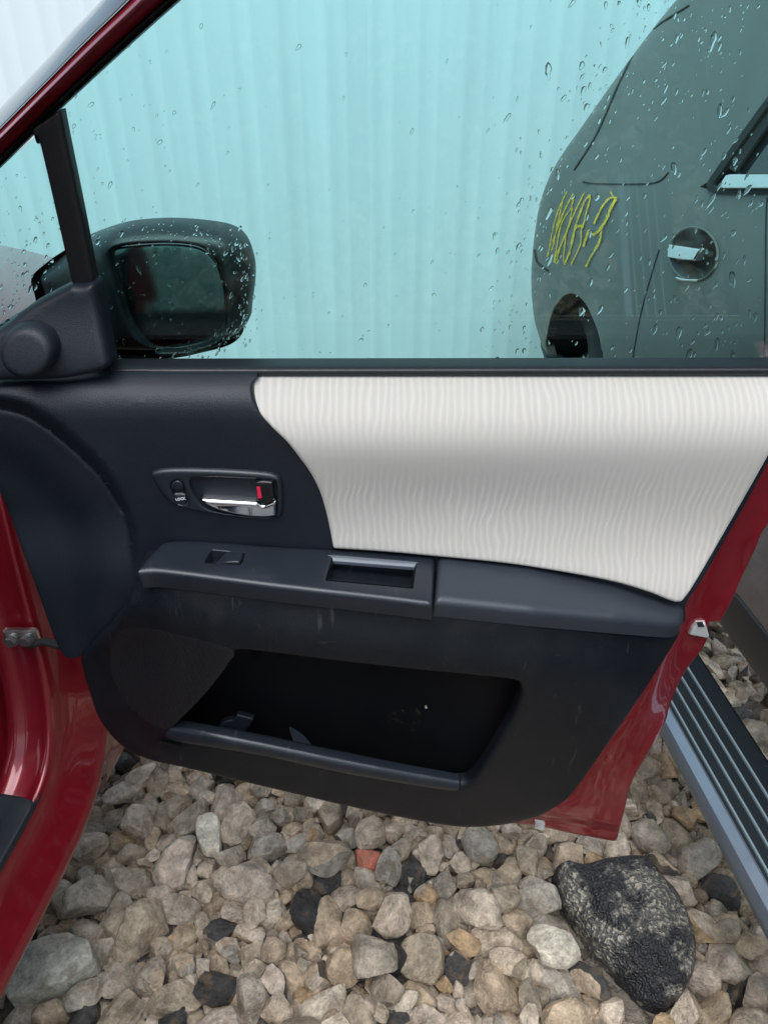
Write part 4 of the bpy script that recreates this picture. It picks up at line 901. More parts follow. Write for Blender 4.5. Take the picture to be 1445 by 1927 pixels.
# where each stone of the gravel came to rest: shape, size/0.5 mm, x y z/mm, turn
STONES = [
7,92,-422,749,3,17,-39,37,-81,1,92,284,722,9,57,79,-19,2,18,92,61,703,-19,32,39,22,-82,0,89,185,665,-20,4,-33,-54,-76,4,92,-257,846,-8,12,14,22,95,14,92,-530,815,-6,75,41,48,11,
13,89,166,788,4,7,54,73,-40,4,88,-25,702,12,37,25,85,23,16,89,-389,887,-14,45,-3,71,-52,1,75,-340,645,-23,20,15,-82,-49,6,92,-105,896,2,5,5,4,-99,6,92,590,887,-8,72,47,-30,38,
16,92,581,711,-9,68,-38,39,46,7,80,13,769,5,66,-54,-22,45,5,80,-98,772,-23,13,-71,67,6,1,73,-218,643,-19,19,-46,-61,-60,13,85,301,614,-14,55,76,15,27,15,85,279,816,-12,21,-8,-31,91,
11,69,552,754,0,23,8,46,84,10,85,341,882,-11,25,-62,21,69,5,90,-335,944,2,47,36,44,66,10,92,-484,852,-16,38,34,-59,61,5,92,-426,622,-17,23,87,35,23,17,87,187,922,-2,43,53,-72,2,
12,79,-292,966,1,63,37,-11,-66,14,90,201,730,-12,90,-27,16,-25,15,83,-376,803,-20,38,6,-22,89,18,85,523,941,-4,71,-15,64,21,3,92,-93,642,-26,48,-6,-31,-80,0,72,-447,689,-19,10,-91,-33,19,
18,67,535,681,-27,6,55,50,-65,17,70,617,837,-4,58,-63,47,-15,13,60,-489,650,-9,30,-94,-12,1,18,70,-64,696,-24,60,39,45,-52,4,65,538,824,11,52,-76,28,-22,13,69,-386,681,-11,60,-65,-16,-42,
7,68,109,779,-24,9,-88,42,-13,4,70,-492,974,-5,64,-13,-73,12,10,59,2,659,-2,20,-19,94,-12,13,71,-235,931,-25,8,18,-96,14,13,80,-27,946,-4,26,-78,-30,47,16,64,344,675,-22,14,-55,-66,47,
13,75,-47,759,-13,21,21,2,94,12,61,206,693,11,9,4,64,75,9,60,534,629,-19,41,-1,87,-24,15,92,-476,781,-17,59,39,-1,-69,15,76,-573,918,-6,5,-22,-5,96,6,90,516,876,-6,63,-42,27,58,
12,67,12,870,3,73,1,-19,64,15,69,492,628,-23,16,73,52,38,8,77,302,673,-27,22,-91,24,20,1,59,614,651,-16,45,61,31,56,16,51,629,720,2,8,-90,25,-32,11,64,-531,626,-18,38,22,-85,26,
11,77,-384,977,5,31,-52,70,-35,1,61,-521,752,-24,23,-21,-75,-56,12,62,127,698,-22,47,60,-26,-58,7,58,88,903,-3,2,-82,27,49,5,66,-178,865,-8,36,-9,90,18,3,59,-272,671,-29,27,-24,-24,-89,
14,82,41,881,-20,44,-49,-64,37,2,45,-173,623,-4,84,32,-19,37,6,62,-109,684,-25,5,-50,43,-73,14,81,-103,988,-16,27,75,-53,26,11,69,-539,1039,0,85,48,11,11,17,63,-141,796,-16,89,3,39,-21,
11,70,-46,618,-22,70,-28,45,-46,7,61,211,813,6,83,-30,20,39,0,90,-324,1013,-17,62,60,-45,-18,1,54,136,738,-1,49,-76,25,-31,2,51,-487,731,-26,23,-70,52,41,9,47,-288,758,-16,14,96,-16,-11,
18,50,-196,723,-13,8,-10,98,-11,15,83,235,776,-20,72,17,-2,66,5,63,238,640,-22,17,-65,70,19,13,56,-19,799,13,9,95,12,-25,10,61,-181,662,-14,20,78,-1,-58,7,47,-590,756,-22,85,2,48,14,
17,57,-160,699,-26,8,86,-46,-17,10,52,-230,783,-2,32,-76,37,-41,5,82,571,948,-25,4,-44,-88,0,17,57,-353,761,-26,15,-63,66,-35,8,66,271,900,-11,45,50,68,27,16,55,446,899,16,20,-93,-26,-6,
7,44,375,625,-10,32,18,-8,-92,3,53,588,744,17,11,-96,-19,13,6,60,57,662,-27,96,-19,13,-8,7,92,-249,584,-12,23,-8,25,93,14,60,-105,855,-29,76,47,37,21,18,62,-211,799,-27,34,-45,14,80,
11,64,-61,824,-23,2,-24,-47,84,1,92,593,590,-15,47,-3,-75,-45,16,51,-286,714,-28,3,28,81,50,13,66,-295,904,-17,59,-46,28,58,1,62,66,796,-23,39,40,-80,14,16,58,235,859,-21,27,-6,42,-86,
5,64,-244,762,-27,6,35,79,-48,19,69,62,619,-25,10,-18,-24,94,4,83,851,1196,-16,28,89,-24,-23,16,46,-270,729,-19,57,2,-59,56,19,51,107,841,-8,31,-62,-51,-49,19,60,-588,625,-27,12,11,28,-94,
12,66,409,919,-4,3,-9,35,92,0,73,-24,892,-18,80,-9,52,24,14,57,-386,721,-19,40,55,50,-52,1,72,-597,828,-25,87,29,5,-36,10,59,-472,1059,0,39,-73,47,-28,11,56,-502,1071,19,33,-18,38,-83,
18,49,399,878,-8,34,-80,46,13,3,66,-493,914,-18,39,82,26,-27,14,65,-573,1142,-26,15,9,90,37,7,61,-480,611,-18,43,40,-26,-76,11,64,-266,794,-17,57,-69,14,41,7,54,618,996,-23,34,-16,-19,-89,
4,59,-410,1007,-7,84,-20,36,32,6,57,-37,855,-7,88,5,-18,-42,19,44,-333,700,-12,34,63,-68,6,0,68,-240,970,-20,82,-15,31,44,1,49,-330,834,-18,31,-6,66,67,9,51,592,662,-27,35,-74,17,53,
2,54,-222,723,-26,24,-76,45,38,1,57,605,1115,-14,12,-35,-86,-31,9,65,43,944,-19,17,15,-24,-93,11,41,38,644,-10,21,10,58,-77,7,49,558,1097,9,9,-44,46,75,0,70,-424,1043,-13,39,28,-58,64,
4,49,465,890,-24,69,59,-6,38,13,48,76,834,-23,38,-3,-91,3,15,55,538,1060,-19,36,-78,42,-25,16,49,301,923,-12,35,14,67,-62,1,53,-173,940,-29,49,82,18,21,12,63,-449,1000,-26,21,55,41,68,
18,66,-387,1053,-18,13,-33,66,-64,9,66,-282,1066,-24,51,21,-4,82,11,57,-519,947,-26,24,-64,39,-60,11,55,426,884,-25,60,51,-5,60,13,43,104,643,-27,0,-22,32,-91,9,63,299,772,-18,76,-44,-15,-44,
2,53,536,724,-22,33,-30,-72,52,9,37,144,888,-15,16,-43,86,17,0,41,232,613,-5,51,50,38,57,12,62,-335,884,-26,76,0,-21,-60,11,51,-172,790,-30,51,-19,-6,-83,10,59,-422,833,-25,23,36,-66,61,
13,39,-550,744,-32,7,38,90,10,8,67,-210,688,-28,94,30,0,1,19,55,-72,943,-23,38,-3,-80,-44,18,72,-485,1024,-23,13,-83,-48,-23,6,49,570,1049,-16,21,89,-28,-27,11,65,227,943,-24,43,-24,-9,86,
15,59,127,933,-22,83,-10,41,34,2,60,305,889,-30,21,0,23,94,1,45,16,954,-15,94,17,-25,0,7,40,148,662,-32,12,-62,-75,10,10,44,-554,1001,-31,10,-69,68,15,0,54,259,694,-28,1,27,-90,31,
14,48,184,871,-24,17,-14,89,38,9,66,-557,924,-31,58,4,-9,80,2,38,-306,698,-17,2,35,36,-85,11,57,123,603,-19,56,-47,-25,61,17,48,-323,771,-29,20,49,57,61,16,41,256,956,-4,25,-10,-56,-77,
6,51,27,906,1,88,-19,-41,5,6,62,-151,867,-24,26,37,86,17,14,52,863,1355,-26,61,-14,28,-71,12,92,664,682,-18,64,45,-55,-24,7,87,-176,1073,-16,28,-60,49,-55,5,47,-458,955,-30,47,58,42,49,
12,73,7,736,-19,35,-59,57,-44,6,53,-209,994,-13,59,-55,-6,-57,15,54,-78,602,3,28,2,-86,-40,0,42,148,851,-13,59,20,-50,-58,16,49,-357,704,-30,67,-29,-4,67,14,61,855,1455,-28,31,-17,71,59,
14,52,-250,1015,-24,19,21,88,-35,0,46,-160,995,-10,73,-11,59,31,8,41,98,677,-33,48,14,82,23,2,55,333,953,-3,96,6,-23,2,18,50,-307,851,-7,1,-40,64,-64,9,28,-6,626,-6,26,28,5,91,
5,56,12,612,-24,4,22,1,-96,13,41,-181,969,-22,54,-78,18,-24,11,53,597,785,-23,10,-82,-48,-26,14,48,564,1023,-29,41,-73,39,-36,19,41,-132,947,-10,0,71,-68,3,7,59,-453,1088,-17,45,-60,64,-1,
2,50,600,1063,-27,41,-57,66,24,19,81,812,1428,-13,23,7,36,89,13,61,206,602,-18,5,-41,-49,-76,10,42,-250,699,-34,24,-33,-82,38,2,46,-362,868,-23,5,70,0,-70,19,64,-421,937,-26,39,-25,-18,86,
7,46,-256,1067,-4,13,55,-79,-20,14,64,641,859,-26,52,83,-9,10,16,48,-305,825,-27,43,-51,14,72,14,69,-135,1038,-24,65,30,62,29,4,60,289,846,-27,47,86,-13,5,14,48,160,698,-29,29,56,-76,8,
10,46,-132,735,-35,2,-8,93,-32,3,35,-586,725,-32,49,81,-13,24,1,39,341,643,-29,21,26,92,17,14,54,-565,861,-13,1,55,65,-50,17,63,-591,953,-18,73,-54,-5,39,17,52,-513,894,-28,40,-38,1,-82,
17,52,-149,623,-26,10,-82,-48,25,18,37,-137,665,-33,58,-38,40,58,19,46,-152,830,-28,47,-77,-27,-30,9,34,-302,625,-36,97,6,4,21,7,39,255,665,-31,10,-29,94,0,9,57,131,972,-16,18,-75,-36,-50,
8,68,39,998,-28,43,-3,75,48,17,39,660,806,-26,40,-33,-66,-52,8,43,-609,789,-28,35,-54,-5,-75,18,56,-596,1002,-23,75,-10,-26,59,8,74,-64,1016,-9,73,40,48,24,6,53,221,692,-18,88,11,-44,-2,
18,36,581,826,-20,27,54,63,-46,18,92,443,983,-15,15,-23,-92,22,12,58,-234,885,-23,18,94,-17,-20,18,43,-365,1030,1,66,-35,48,44,14,39,-182,834,-26,33,-45,22,-79,19,40,-41,662,-33,70,-14,30,61,
9,38,-572,789,-35,33,-1,6,93,8,58,862,1492,-25,45,56,1,-68,9,48,287,946,-25,41,-61,29,59,5,67,547,786,-27,82,23,-9,-49,18,42,-64,867,-30,2,-93,8,-33,2,33,-145,722,-18,17,-69,-44,-53,
9,34,-317,800,-27,87,21,-41,3,17,52,597,765,-8,28,-92,-6,-25,4,39,-323,682,-33,71,51,41,-21,0,31,508,851,-32,3,52,-13,-83,9,92,-122,557,17,28,-34,6,-88,5,55,-599,1116,-20,22,73,-59,22,
7,67,822,1244,-22,54,12,-21,79,12,41,-597,866,-14,89,1,44,0,4,30,-134,701,-14,40,31,7,85,0,58,33,828,-23,29,-31,5,89,9,48,858,1398,-22,15,40,-59,-67,8,82,603,1185,-27,2,69,-59,-39,
13,37,375,868,-30,21,89,-7,-38,10,37,-314,740,-32,37,-69,-5,-61,1,50,-52,973,-22,83,-15,-43,30,0,42,621,1039,-33,15,49,49,69,2,38,-451,913,-25,80,-4,-39,-44,14,44,451,608,-25,1,-89,10,42,
1,42,103,961,-26,23,-84,47,6,15,54,-373,610,-29,27,-16,10,-93,17,28,123,662,-21,13,68,14,69,4,30,-154,770,-32,15,95,1,25,13,48,555,912,-33,60,-64,36,-28,5,42,499,1007,-10,28,92,-19,15,
5,37,69,761,-18,27,19,82,-45,16,37,228,911,-33,23,26,-79,48,17,44,-598,1073,-34,24,-35,-88,-17,15,43,-462,642,-36,74,-1,3,66,4,66,666,754,-18,28,-89,-33,3,15,88,-313,1108,-29,3,7,-5,-99,
8,33,-454,888,-10,89,-40,-6,-13,3,53,-16,636,-28,20,-57,-32,-72,9,74,558,1104,-29,41,6,-8,89,15,45,154,942,-9,23,66,-40,-58,13,31,-178,755,-31,52,-3,-56,63,7,59,-25,808,-24,7,-51,83,14,
3,29,127,641,-15,14,68,-69,-12,19,92,-483,1099,-18,70,36,49,36,11,35,-353,901,-11,56,22,-9,-78,12,37,-160,732,-31,27,49,-81,-1,18,36,558,736,-31,38,78,-46,-11,13,49,-72,908,-31,12,-81,53,-16,
11,36,-239,658,-34,23,25,-69,-62,4,60,649,925,-6,58,73,12,-31,3,34,-287,647,-35,0,82,48,-28,6,42,836,1324,-30,18,29,8,93,10,84,828,1525,-26,34,-82,-42,14,10,42,-391,653,-32,87,10,26,37,
0,59,559,849,-29,52,68,13,48,7,41,-143,972,-28,44,-16,-86,-13,16,92,-4,1022,-11,26,81,15,49,8,41,105,890,-33,5,-19,32,91,8,61,652,1016,-31,61,53,57,4,11,42,-383,760,-28,19,-45,-38,77,
3,54,-418,968,-17,51,71,2,-47,17,46,-281,940,-23,74,-48,2,46,16,48,-591,888,-32,39,-82,23,-32,13,36,486,906,-31,39,45,-45,-65,16,26,-147,755,-35,15,27,83,-45,10,53,372,952,-19,82,-52,-20,3,
16,44,-597,1039,-32,21,86,34,28,19,52,-393,1089,-27,82,41,29,-22,3,48,-202,761,-35,27,4,-28,-91,16,37,-410,712,-34,21,-18,-82,48,6,42,526,1026,-32,70,-21,-2,67,15,47,-342,608,-29,52,-62,-56,7,
8,46,179,847,-24,8,68,31,-65,15,40,324,926,-30,56,-60,-27,49,13,33,-87,731,-29,17,80,-40,40,19,70,-560,1068,-31,5,-67,-71,-17,1,33,177,619,-35,20,-15,29,91,18,38,245,895,-25,61,-2,-55,-55,
8,53,-211,1020,-30,90,-28,-29,-13,12,36,-572,1021,-35,69,45,-11,-54,4,55,-4,686,-25,64,-58,-24,42,10,31,579,1013,-20,15,72,-61,-26,3,43,-518,807,-33,11,58,77,-19,17,44,78,915,-30,30,15,-23,90,
2,41,505,1002,-29,73,-23,-47,-42,0,36,43,763,-31,11,-91,-34,16,17,47,644,1099,-18,13,69,-10,-69,6,30,481,880,-36,97,14,3,14,6,50,-219,1066,-25,88,-35,23,14,4,74,207,993,-5,52,1,40,74,
13,34,-583,1101,-35,5,26,92,-24,19,35,-1,835,-12,54,-29,-53,-57,3,44,576,801,-23,49,-43,29,-69,8,34,-338,735,-34,34,39,-63,-57,0,31,540,1002,-29,1,43,44,-78,5,30,-547,974,-35,16,-9,2,97,
11,33,571,667,-30,1,-86,-43,23,5,51,-429,1104,-34,6,54,81,16,7,66,805,1379,-28,59,-37,11,-69,16,39,78,981,-35,33,-66,-65,12,0,37,658,884,-13,64,61,-32,-31,6,29,-608,766,-32,8,-63,-27,-71,
2,38,-241,1046,-33,23,58,76,-15,15,68,349,606,-32,98,4,7,13,13,36,680,786,-35,60,-71,33,-3,16,22,-115,714,-20,28,-82,-45,16,11,39,494,934,-28,13,-96,10,20,13,43,631,767,-22,55,-17,-81,-1,
4,73,650,1179,-20,45,72,21,46,19,42,-176,902,-35,6,-16,97,13,10,43,170,900,-30,92,-19,-25,-16,19,35,256,935,-33,55,48,20,64,5,66,289,983,-21,68,45,48,-30,3,34,-162,662,-36,16,40,88,-15,
12,33,-125,761,-34,60,-13,-13,-76,4,40,-474,892,-33,57,79,-20,1,16,35,636,978,-34,30,-28,-4,90,13,31,-304,666,-37,56,-66,-33,35,12,24,316,868,-35,4,42,86,-24,2,36,641,1066,-31,57,-18,-73,-29,
14,42,-479,677,-33,40,78,-46,-6,7,48,-111,948,-27,81,27,2,-50,8,44,134,896,-32,9,-21,-93,24,13,38,-371,1097,-4,31,-58,74,-6,10,33,598,1027,-31,59,-42,62,-27,15,59,7,923,-28,21,92,20,-23,
6,50,-582,1188,-29,7,88,-41,-17,12,44,-199,884,-31,90,16,39,-3,16,34,612,958,-36,39,-89,-17,-9,9,44,-364,833,-35,79,6,-7,59,19,34,-64,742,-37,10,82,-53,7,18,45,-206,856,-30,8,70,66,23,
14,34,106,718,-34,51,52,52,42,2,45,96,860,-29,28,58,66,-37,16,39,-450,884,-34,17,-65,61,-38,14,34,-326,716,-31,67,-50,-52,6,4,22,-200,828,-20,76,14,34,-52,19,32,648,782,-35,83,44,26,19,
5,43,-428,1104,4,29,30,-86,25,2,30,148,616,-38,40,22,-11,87,9,48,626,1138,-21,21,47,68,50,19,37,564,987,-34,85,36,26,25,13,26,99,628,-37,9,-12,-97,15,19,50,395,894,-34,9,98,-10,-8,
19,37,-528,1023,-36,5,74,-65,6,9,35,-401,620,-35,13,87,44,9,15,22,-608,739,-40,96,5,7,24,14,29,645,1043,-36,41,44,-71,-34,10,37,-139,1002,-36,15,-40,-85,28,11,34,-540,880,-33,45,-7,4,-88,
0,52,-507,1141,-19,28,-86,31,26,14,39,634,953,-33,23,60,58,47,2,34,839,1354,-32,47,-19,85,0,10,31,-331,823,-37,15,-75,-56,28,6,45,-185,1006,-31,28,43,-77,-34,15,35,-199,954,-31,2,-59,-56,-57,
8,35,-464,722,-31,59,36,-24,67,15,62,-186,613,-29,26,-55,-77,-13,7,43,-308,947,-31,6,-42,-89,5,10,45,206,839,-35,28,-93,21,1,12,45,12,646,-29,66,-44,52,-27,12,26,-217,1043,-32,47,17,81,26,
15,44,153,765,-32,5,72,62,28,3,57,-432,745,-33,91,27,-11,-25,17,33,-250,742,-32,67,-57,35,-30,12,30,-97,714,-34,92,3,36,-4,14,34,-535,1129,-29,34,3,-41,-83,9,28,-484,948,-38,85,-8,-6,51,
18,28,668,832,-11,92,-19,-22,23,3,40,-296,795,-32,41,-26,85,-13,6,43,593,848,-33,27,67,-65,-19,4,30,-272,627,-35,53,63,0,-54,19,48,349,928,-31,66,30,28,61,1,42,86,749,-32,48,86,-13,2,
1,44,818,1476,-31,38,74,-51,-18,19,45,-335,1070,-29,25,-86,-9,-42,11,39,631,806,-35,46,-19,30,-80,14,49,-278,1001,-31,80,41,0,-42,12,44,501,1032,-26,33,75,-20,51,9,40,-84,966,-31,59,-5,76,-23,
18,26,2,996,-33,44,35,-79,21,17,35,603,1093,-34,80,8,-32,-48,15,63,649,899,-33,36,-4,7,92,1,38,367,648,-34,63,2,34,68,15,36,582,630,-32,55,-63,-53,0,4,31,-526,993,-35,8,-42,49,75,
14,50,260,735,-27,17,40,-87,15,11,24,-13,829,2,55,40,23,-69,7,25,-110,832,-36,8,-44,88,1,3,40,507,651,-36,95,29,-2,5,9,27,523,1058,-39,4,-95,21,20,19,34,600,814,-34,1,18,22,-95,
1,40,588,982,-32,67,55,-6,-47,17,46,55,592,-9,33,83,-10,41,13,43,622,927,-27,65,-1,68,-33,5,37,206,920,-35,48,-71,-37,33,3,41,845,1424,-35,82,12,-34,-42,3,49,111,917,-35,68,23,17,66,
7,47,136,824,-23,77,29,55,0,3,37,0,974,-33,9,-77,-54,-30,15,27,-369,1104,-38,99,4,-3,-7,5,27,-297,742,-34,60,-19,61,45,9,31,103,814,-33,46,-66,31,48,12,30,-545,1158,-34,95,-6,-22,13,
6,22,-472,702,-36,32,-24,-66,62,13,53,460,928,-18,60,-3,-79,-6,14,29,-89,889,-35,16,1,-80,56,19,31,11,817,-10,72,53,-25,34,1,31,514,922,-34,10,-29,46,-82,4,34,-358,921,-20,82,-8,55,5,
11,43,269,916,-35,90,-40,-2,10,2,26,622,1089,-36,25,51,80,-12,18,29,-430,861,-35,43,40,18,-78,2,28,121,877,-30,50,-51,-35,59,12,56,519,974,-31,90,21,24,27,1,25,-295,687,-36,58,79,8,8,
6,33,135,740,-33,13,23,90,-31,11,50,338,962,-33,3,14,-26,94,3,43,79,944,-27,46,-14,86,-2,12,61,-380,1005,-30,70,32,-8,-62,3,58,169,930,-33,27,-12,-29,-90,11,22,-215,900,-39,92,-32,-13,13,
2,40,-542,773,-32,79,28,27,44,18,40,-426,893,-31,9,-70,65,-25,8,36,386,634,-34,69,25,6,66,1,62,-391,1124,-29,9,-20,29,92,12,28,567,819,-36,27,35,-84,-30,19,37,480,954,-36,6,6,-99,1,
18,48,-549,1175,-17,3,-89,-2,44,2,36,-42,931,-34,21,81,-50,14,16,40,126,854,-34,8,-44,76,-44,12,40,850,1153,-34,31,33,-35,-81,10,57,107,1005,-20,32,29,-77,-45,9,88,660,618,4,40,-61,-43,-51,
11,39,826,1280,-29,14,87,36,26,4,36,212,881,-33,52,-66,-37,36,15,26,220,632,-35,44,52,-67,-26,17,50,254,975,-24,2,-12,-86,47,6,56,388,596,-25,17,31,-76,-53,17,35,-475,820,-32,62,49,-40,45,
2,46,-69,999,-35,80,13,-16,54,13,51,553,1131,-4,3,-86,-23,43,12,42,643,1212,-32,22,-8,-73,-62,3,42,272,958,-33,72,65,-7,16,10,71,808,1150,-24,50,-83,14,-12,6,34,-485,1056,-34,28,-15,-11,93,
3,39,-275,775,-35,23,-30,91,-2,4,31,-599,860,-33,9,-8,-25,95,7,31,-543,1108,-36,64,-54,5,-52,18,33,-185,713,-34,22,42,-86,6,7,22,586,1008,-38,88,-33,-8,-30,1,39,664,983,-23,68,-42,59,1,
6,24,-589,1020,-35,65,-7,-67,32,8,24,-83,853,-37,57,10,-38,71,7,37,655,831,-31,95,21,17,6,6,42,-358,1042,-33,26,-73,-61,9,0,29,143,722,-33,43,14,26,-85,5,27,134,638,-37,49,-62,49,-32,
2,42,158,863,-36,38,-21,-4,-89,5,32,-504,656,-31,71,-46,-45,27,6,34,-120,708,-34,20,2,-6,-97,9,41,-21,952,-36,27,-10,2,-95,3,65,547,602,-32,54,8,-27,-78,5,51,401,929,-29,49,-1,-11,86,
19,27,-269,755,-36,19,-25,64,68,2,27,461,618,-35,34,-19,90,12,13,33,-513,1076,-35,23,-64,-67,27,5,44,-377,957,-35,14,93,30,8,18,45,625,733,-29,45,75,7,-45,10,31,581,749,-33,33,29,-30,83,
5,42,856,1276,-35,9,46,-87,-9,17,28,258,794,-35,94,-15,10,-24,18,36,580,1147,-29,72,-3,-17,-65,2,34,-162,985,-36,82,15,8,53,17,56,166,984,-24,65,-16,-73,-8,15,41,656,1060,-18,14,62,-30,69,
13,36,-358,940,-27,14,77,-24,55,0,25,-311,859,-34,37,27,-1,-88,15,38,26,974,-32,8,-23,61,74,19,29,831,1301,-36,16,11,28,-93,8,33,-504,836,-36,41,53,72,13,13,56,347,579,-12,45,-75,-46,-3,
8,25,541,757,-35,44,-44,-32,70,0,40,-507,526,-30,9,33,91,-19,1,26,-514,561,-36,70,-51,-38,29,8,36,-525,1152,-36,47,53,-34,-60,9,44,-584,1221,-34,53,-3,6,-83,10,33,-534,1301,-37,17,-52,-79,24,
11,33,-607,1379,-34,50,76,-34,-22,12,34,-492,1513,-34,20,55,59,53,13,31,-574,1560,-33,61,41,49,45,14,37,-409,483,-32,30,-59,-70,23,0,28,-456,1032,-36,42,55,-31,-63,1,32,-516,1112,-33,42,41,-80,4,
2,36,-487,1228,-35,16,82,-53,8,3,35,-446,1274,-35,22,95,-8,14,4,36,-462,1341,-31,58,-26,12,-75,5,29,-397,1365,-37,15,76,59,18,6,26,-374,1517,-36,44,-72,-51,10,7,43,-473,1591,-29,80,-3,22,54,
8,37,-412,548,-35,49,76,38,-15,12,30,-378,927,-34,93,-6,-23,26,14,41,-349,976,-32,40,-44,-68,40,16,42,-391,1154,-31,37,-16,-18,89,17,38,-448,1230,-35,9,94,-9,28,18,29,-377,1388,-36,17,-71,-28,61,
19,37,-377,1423,-32,23,-76,39,-45,0,30,-411,1465,-33,92,-10,31,15,1,26,-369,1620,-35,22,92,-13,25,2,36,-339,542,-31,27,-33,-39,-80,6,29,-333,858,-36,37,71,-55,-20,8,32,-309,1064,-37,7,-51,71,46,
9,29,-322,1150,-34,57,-53,53,31,10,35,-339,1210,-34,77,22,18,-56,11,25,-316,1240,-34,18,37,-44,79,13,35,-329,1435,-31,13,30,69,62,14,32,-291,1516,-31,59,2,-28,75,15,30,-321,1597,-35,76,52,36,6,
16,33,-267,517,-34,50,-63,-29,51,17,26,-238,558,-37,18,9,-97,6,1,31,-302,879,-33,60,22,-71,-26,3,33,-195,1089,-36,25,-62,73,4,4,25,-249,1121,-36,18,17,-87,-41,5,28,-276,1262,-38,18,90,-36,-2,
6,32,-223,1319,-33,73,-50,-39,-21,7,41,-234,1460,-31,4,-88,-44,-13,8,30,-213,1569,-36,12,40,-85,-30,9,40,-234,1648,-30,34,50,56,-55,10,36,-177,534,-31,90,-24,-12,-30,16,28,-163,1026,-36,26,-36,-88,1,
17,43,-155,1126,-31,37,-32,1,-86,18,26,-189,1187,-36,19,43,-87,-6,19,40,-137,1286,-35,6,36,92,5,0,31,-171,1380,-31,46,-83,0,-28,1,36,-106,1460,-33,87,-39,-18,18,2,30,-202,1504,-31,58,-34,-33,65,
3,38,-151,1578,-33,12,-10,-96,-19,4,29,-102,523,-34,44,-9,28,83,5,43,-116,594,-35,18,87,-43,-4,11,24,-55,1120,-38,48,-23,30,-78,12,29,-49,1210,-34,13,-33,-88,28,13,26,-124,1259,-34,20,-3,28,93,
14,29,-116,1385,-31,31,18,-84,38,15,34,-73,1429,-33,28,10,91,-27,16,30,-45,1512,-34,79,-12,-14,57,17,39,-103,1571,-32,61,-20,-13,74,18,34,13,483,-33,4,-58,75,29,0,42,-30,716,-32,71,60,-6,-34,
1,25,1,827,-37,37,76,-47,-19,4,30,3,1060,-34,5,31,-40,-85,5,43,-57,1091,-33,13,-75,-56,30,6,27,-20,1160,-37,29,89,30,10,7,35,1,1290,-32,1,-70,69,10,8,29,-8,1310,-37,25,1,43,86,
9,37,-23,1424,-28,41,-33,27,-79,10,32,-3,1446,-32,37,-14,68,61,11,28,5,1600,-32,20,6,96,-11,12,26,100,513,-36,71,55,-40,1,15,25,75,778,-36,36,89,1,23,16,29,-3,871,-35,5,23,21,-94,
19,36,93,1117,-33,40,-30,-22,82,0,32,87,1170,-33,19,90,-32,18,1,37,35,1297,-31,39,-36,-79,-27,2,40,42,1330,-36,18,18,-9,95,3,34,51,1416,-32,53,-20,-65,49,4,37,27,1431,-32,30,64,41,56,
5,30,5,1582,-35,47,21,14,83,6,41,153,474,-30,11,-8,-72,67,7,34,127,571,-33,5,78,55,24,11,39,172,956,-31,40,-88,-8,-21,12,37,170,1054,-24,49,28,61,-54,13,39,154,1074,-28,18,-49,64,55,
14,30,119,1105,-37,16,-11,63,74,15,34,135,1226,-32,49,-13,46,-72,16,40,127,1323,-33,8,-63,65,-39,17,26,139,1406,-36,38,68,-43,43,18,34,101,1522,-34,39,-13,87,-22,19,27,109,1646,-35,36,8,33,-86,
0,43,217,484,-29,39,-30,15,85,3,37,235,817,-34,2,52,81,24,6,28,193,986,-36,28,-16,-3,93,7,41,239,1086,-29,79,28,0,-53,8,43,228,1157,-32,88,-29,-24,-24,9,40,206,1230,-36,26,7,-6,95,
11,28,202,1427,-32,17,-94,-16,19,12,25,175,1503,-33,63,-51,-20,-54,13,29,142,1547,-36,16,-61,-76,0,14,42,284,507,-32,56,9,44,68,16,32,317,728,-31,33,48,-56,-57,0,36,299,1025,-31,29,-31,12,89,
1,35,278,1105,-33,32,75,-52,-22,2,27,292,1220,-38,87,-18,-20,-39,3,34,333,1199,-37,92,30,-3,22,4,34,299,1372,-34,53,-68,-35,34,5,38,267,1412,-35,4,0,82,-56,6,38,316,1545,-33,7,-18,-6,97,
7,43,240,1585,-27,8,-80,-10,-56,9,39,247,584,-36,21,20,94,-7,10,37,334,708,-33,32,30,3,-89,11,40,214,806,-30,23,84,-37,-30,14,39,362,1042,-30,82,-23,22,-45,15,40,346,1107,-37,87,1,7,47,
16,33,397,1139,-35,42,61,-64,-15,17,32,315,1270,-34,74,24,17,59,18,31,337,1316,-34,28,37,-87,13,19,30,260,1467,-38,3,-98,-10,-12,0,30,393,1486,-36,45,16,-70,-50,1,36,310,1632,-30,34,-66,45,-47,
3,30,349,472,-35,11,-97,8,-11,4,34,283,570,-34,22,54,63,49,7,37,402,969,-31,95,23,11,-12,8,43,435,1025,-32,83,-9,-37,38,9,32,410,1085,-31,23,27,30,-87,10,38,413,1186,-33,23,26,-7,-92,
11,42,444,1308,-32,56,61,41,37,12,29,395,1395,-35,91,7,-16,36,13,26,477,1441,-33,21,91,20,27,14,33,447,1551,-35,11,24,-32,-90,15,36,431,1557,-33,11,65,-38,-63,16,39,475,486,-33,19,-61,-73,23,
17,36,506,602,-34,76,1,-35,-53,3,44,495,1119,-33,24,-45,85,0,4,28,479,1204,-33,26,-3,-22,-93,5,34,468,1234,-36,54,-74,-27,25,6,37,520,1400,-31,86,-13,-25,-41,7,38,419,1393,-27,59,50,-14,-61,
8,44,520,1481,-32,23,-93,-25,1,9,36,490,1547,-36,10,95,23,-12,10,31,534,506,-34,7,63,-35,68,12,27,617,773,-36,76,-15,21,58,15,36,528,950,-35,25,-78,-56,-9,19,32,551,1285,-38,12,4,-98,-7,
0,40,528,1269,-28,25,-26,-24,89,1,31,544,1392,-31,8,34,89,-25,2,32,595,1488,-38,71,-9,-17,-66,3,37,579,1556,-27,81,-32,42,-22,4,42,622,531,-31,56,60,17,-53,5,34,675,589,-32,58,67,21,-40,
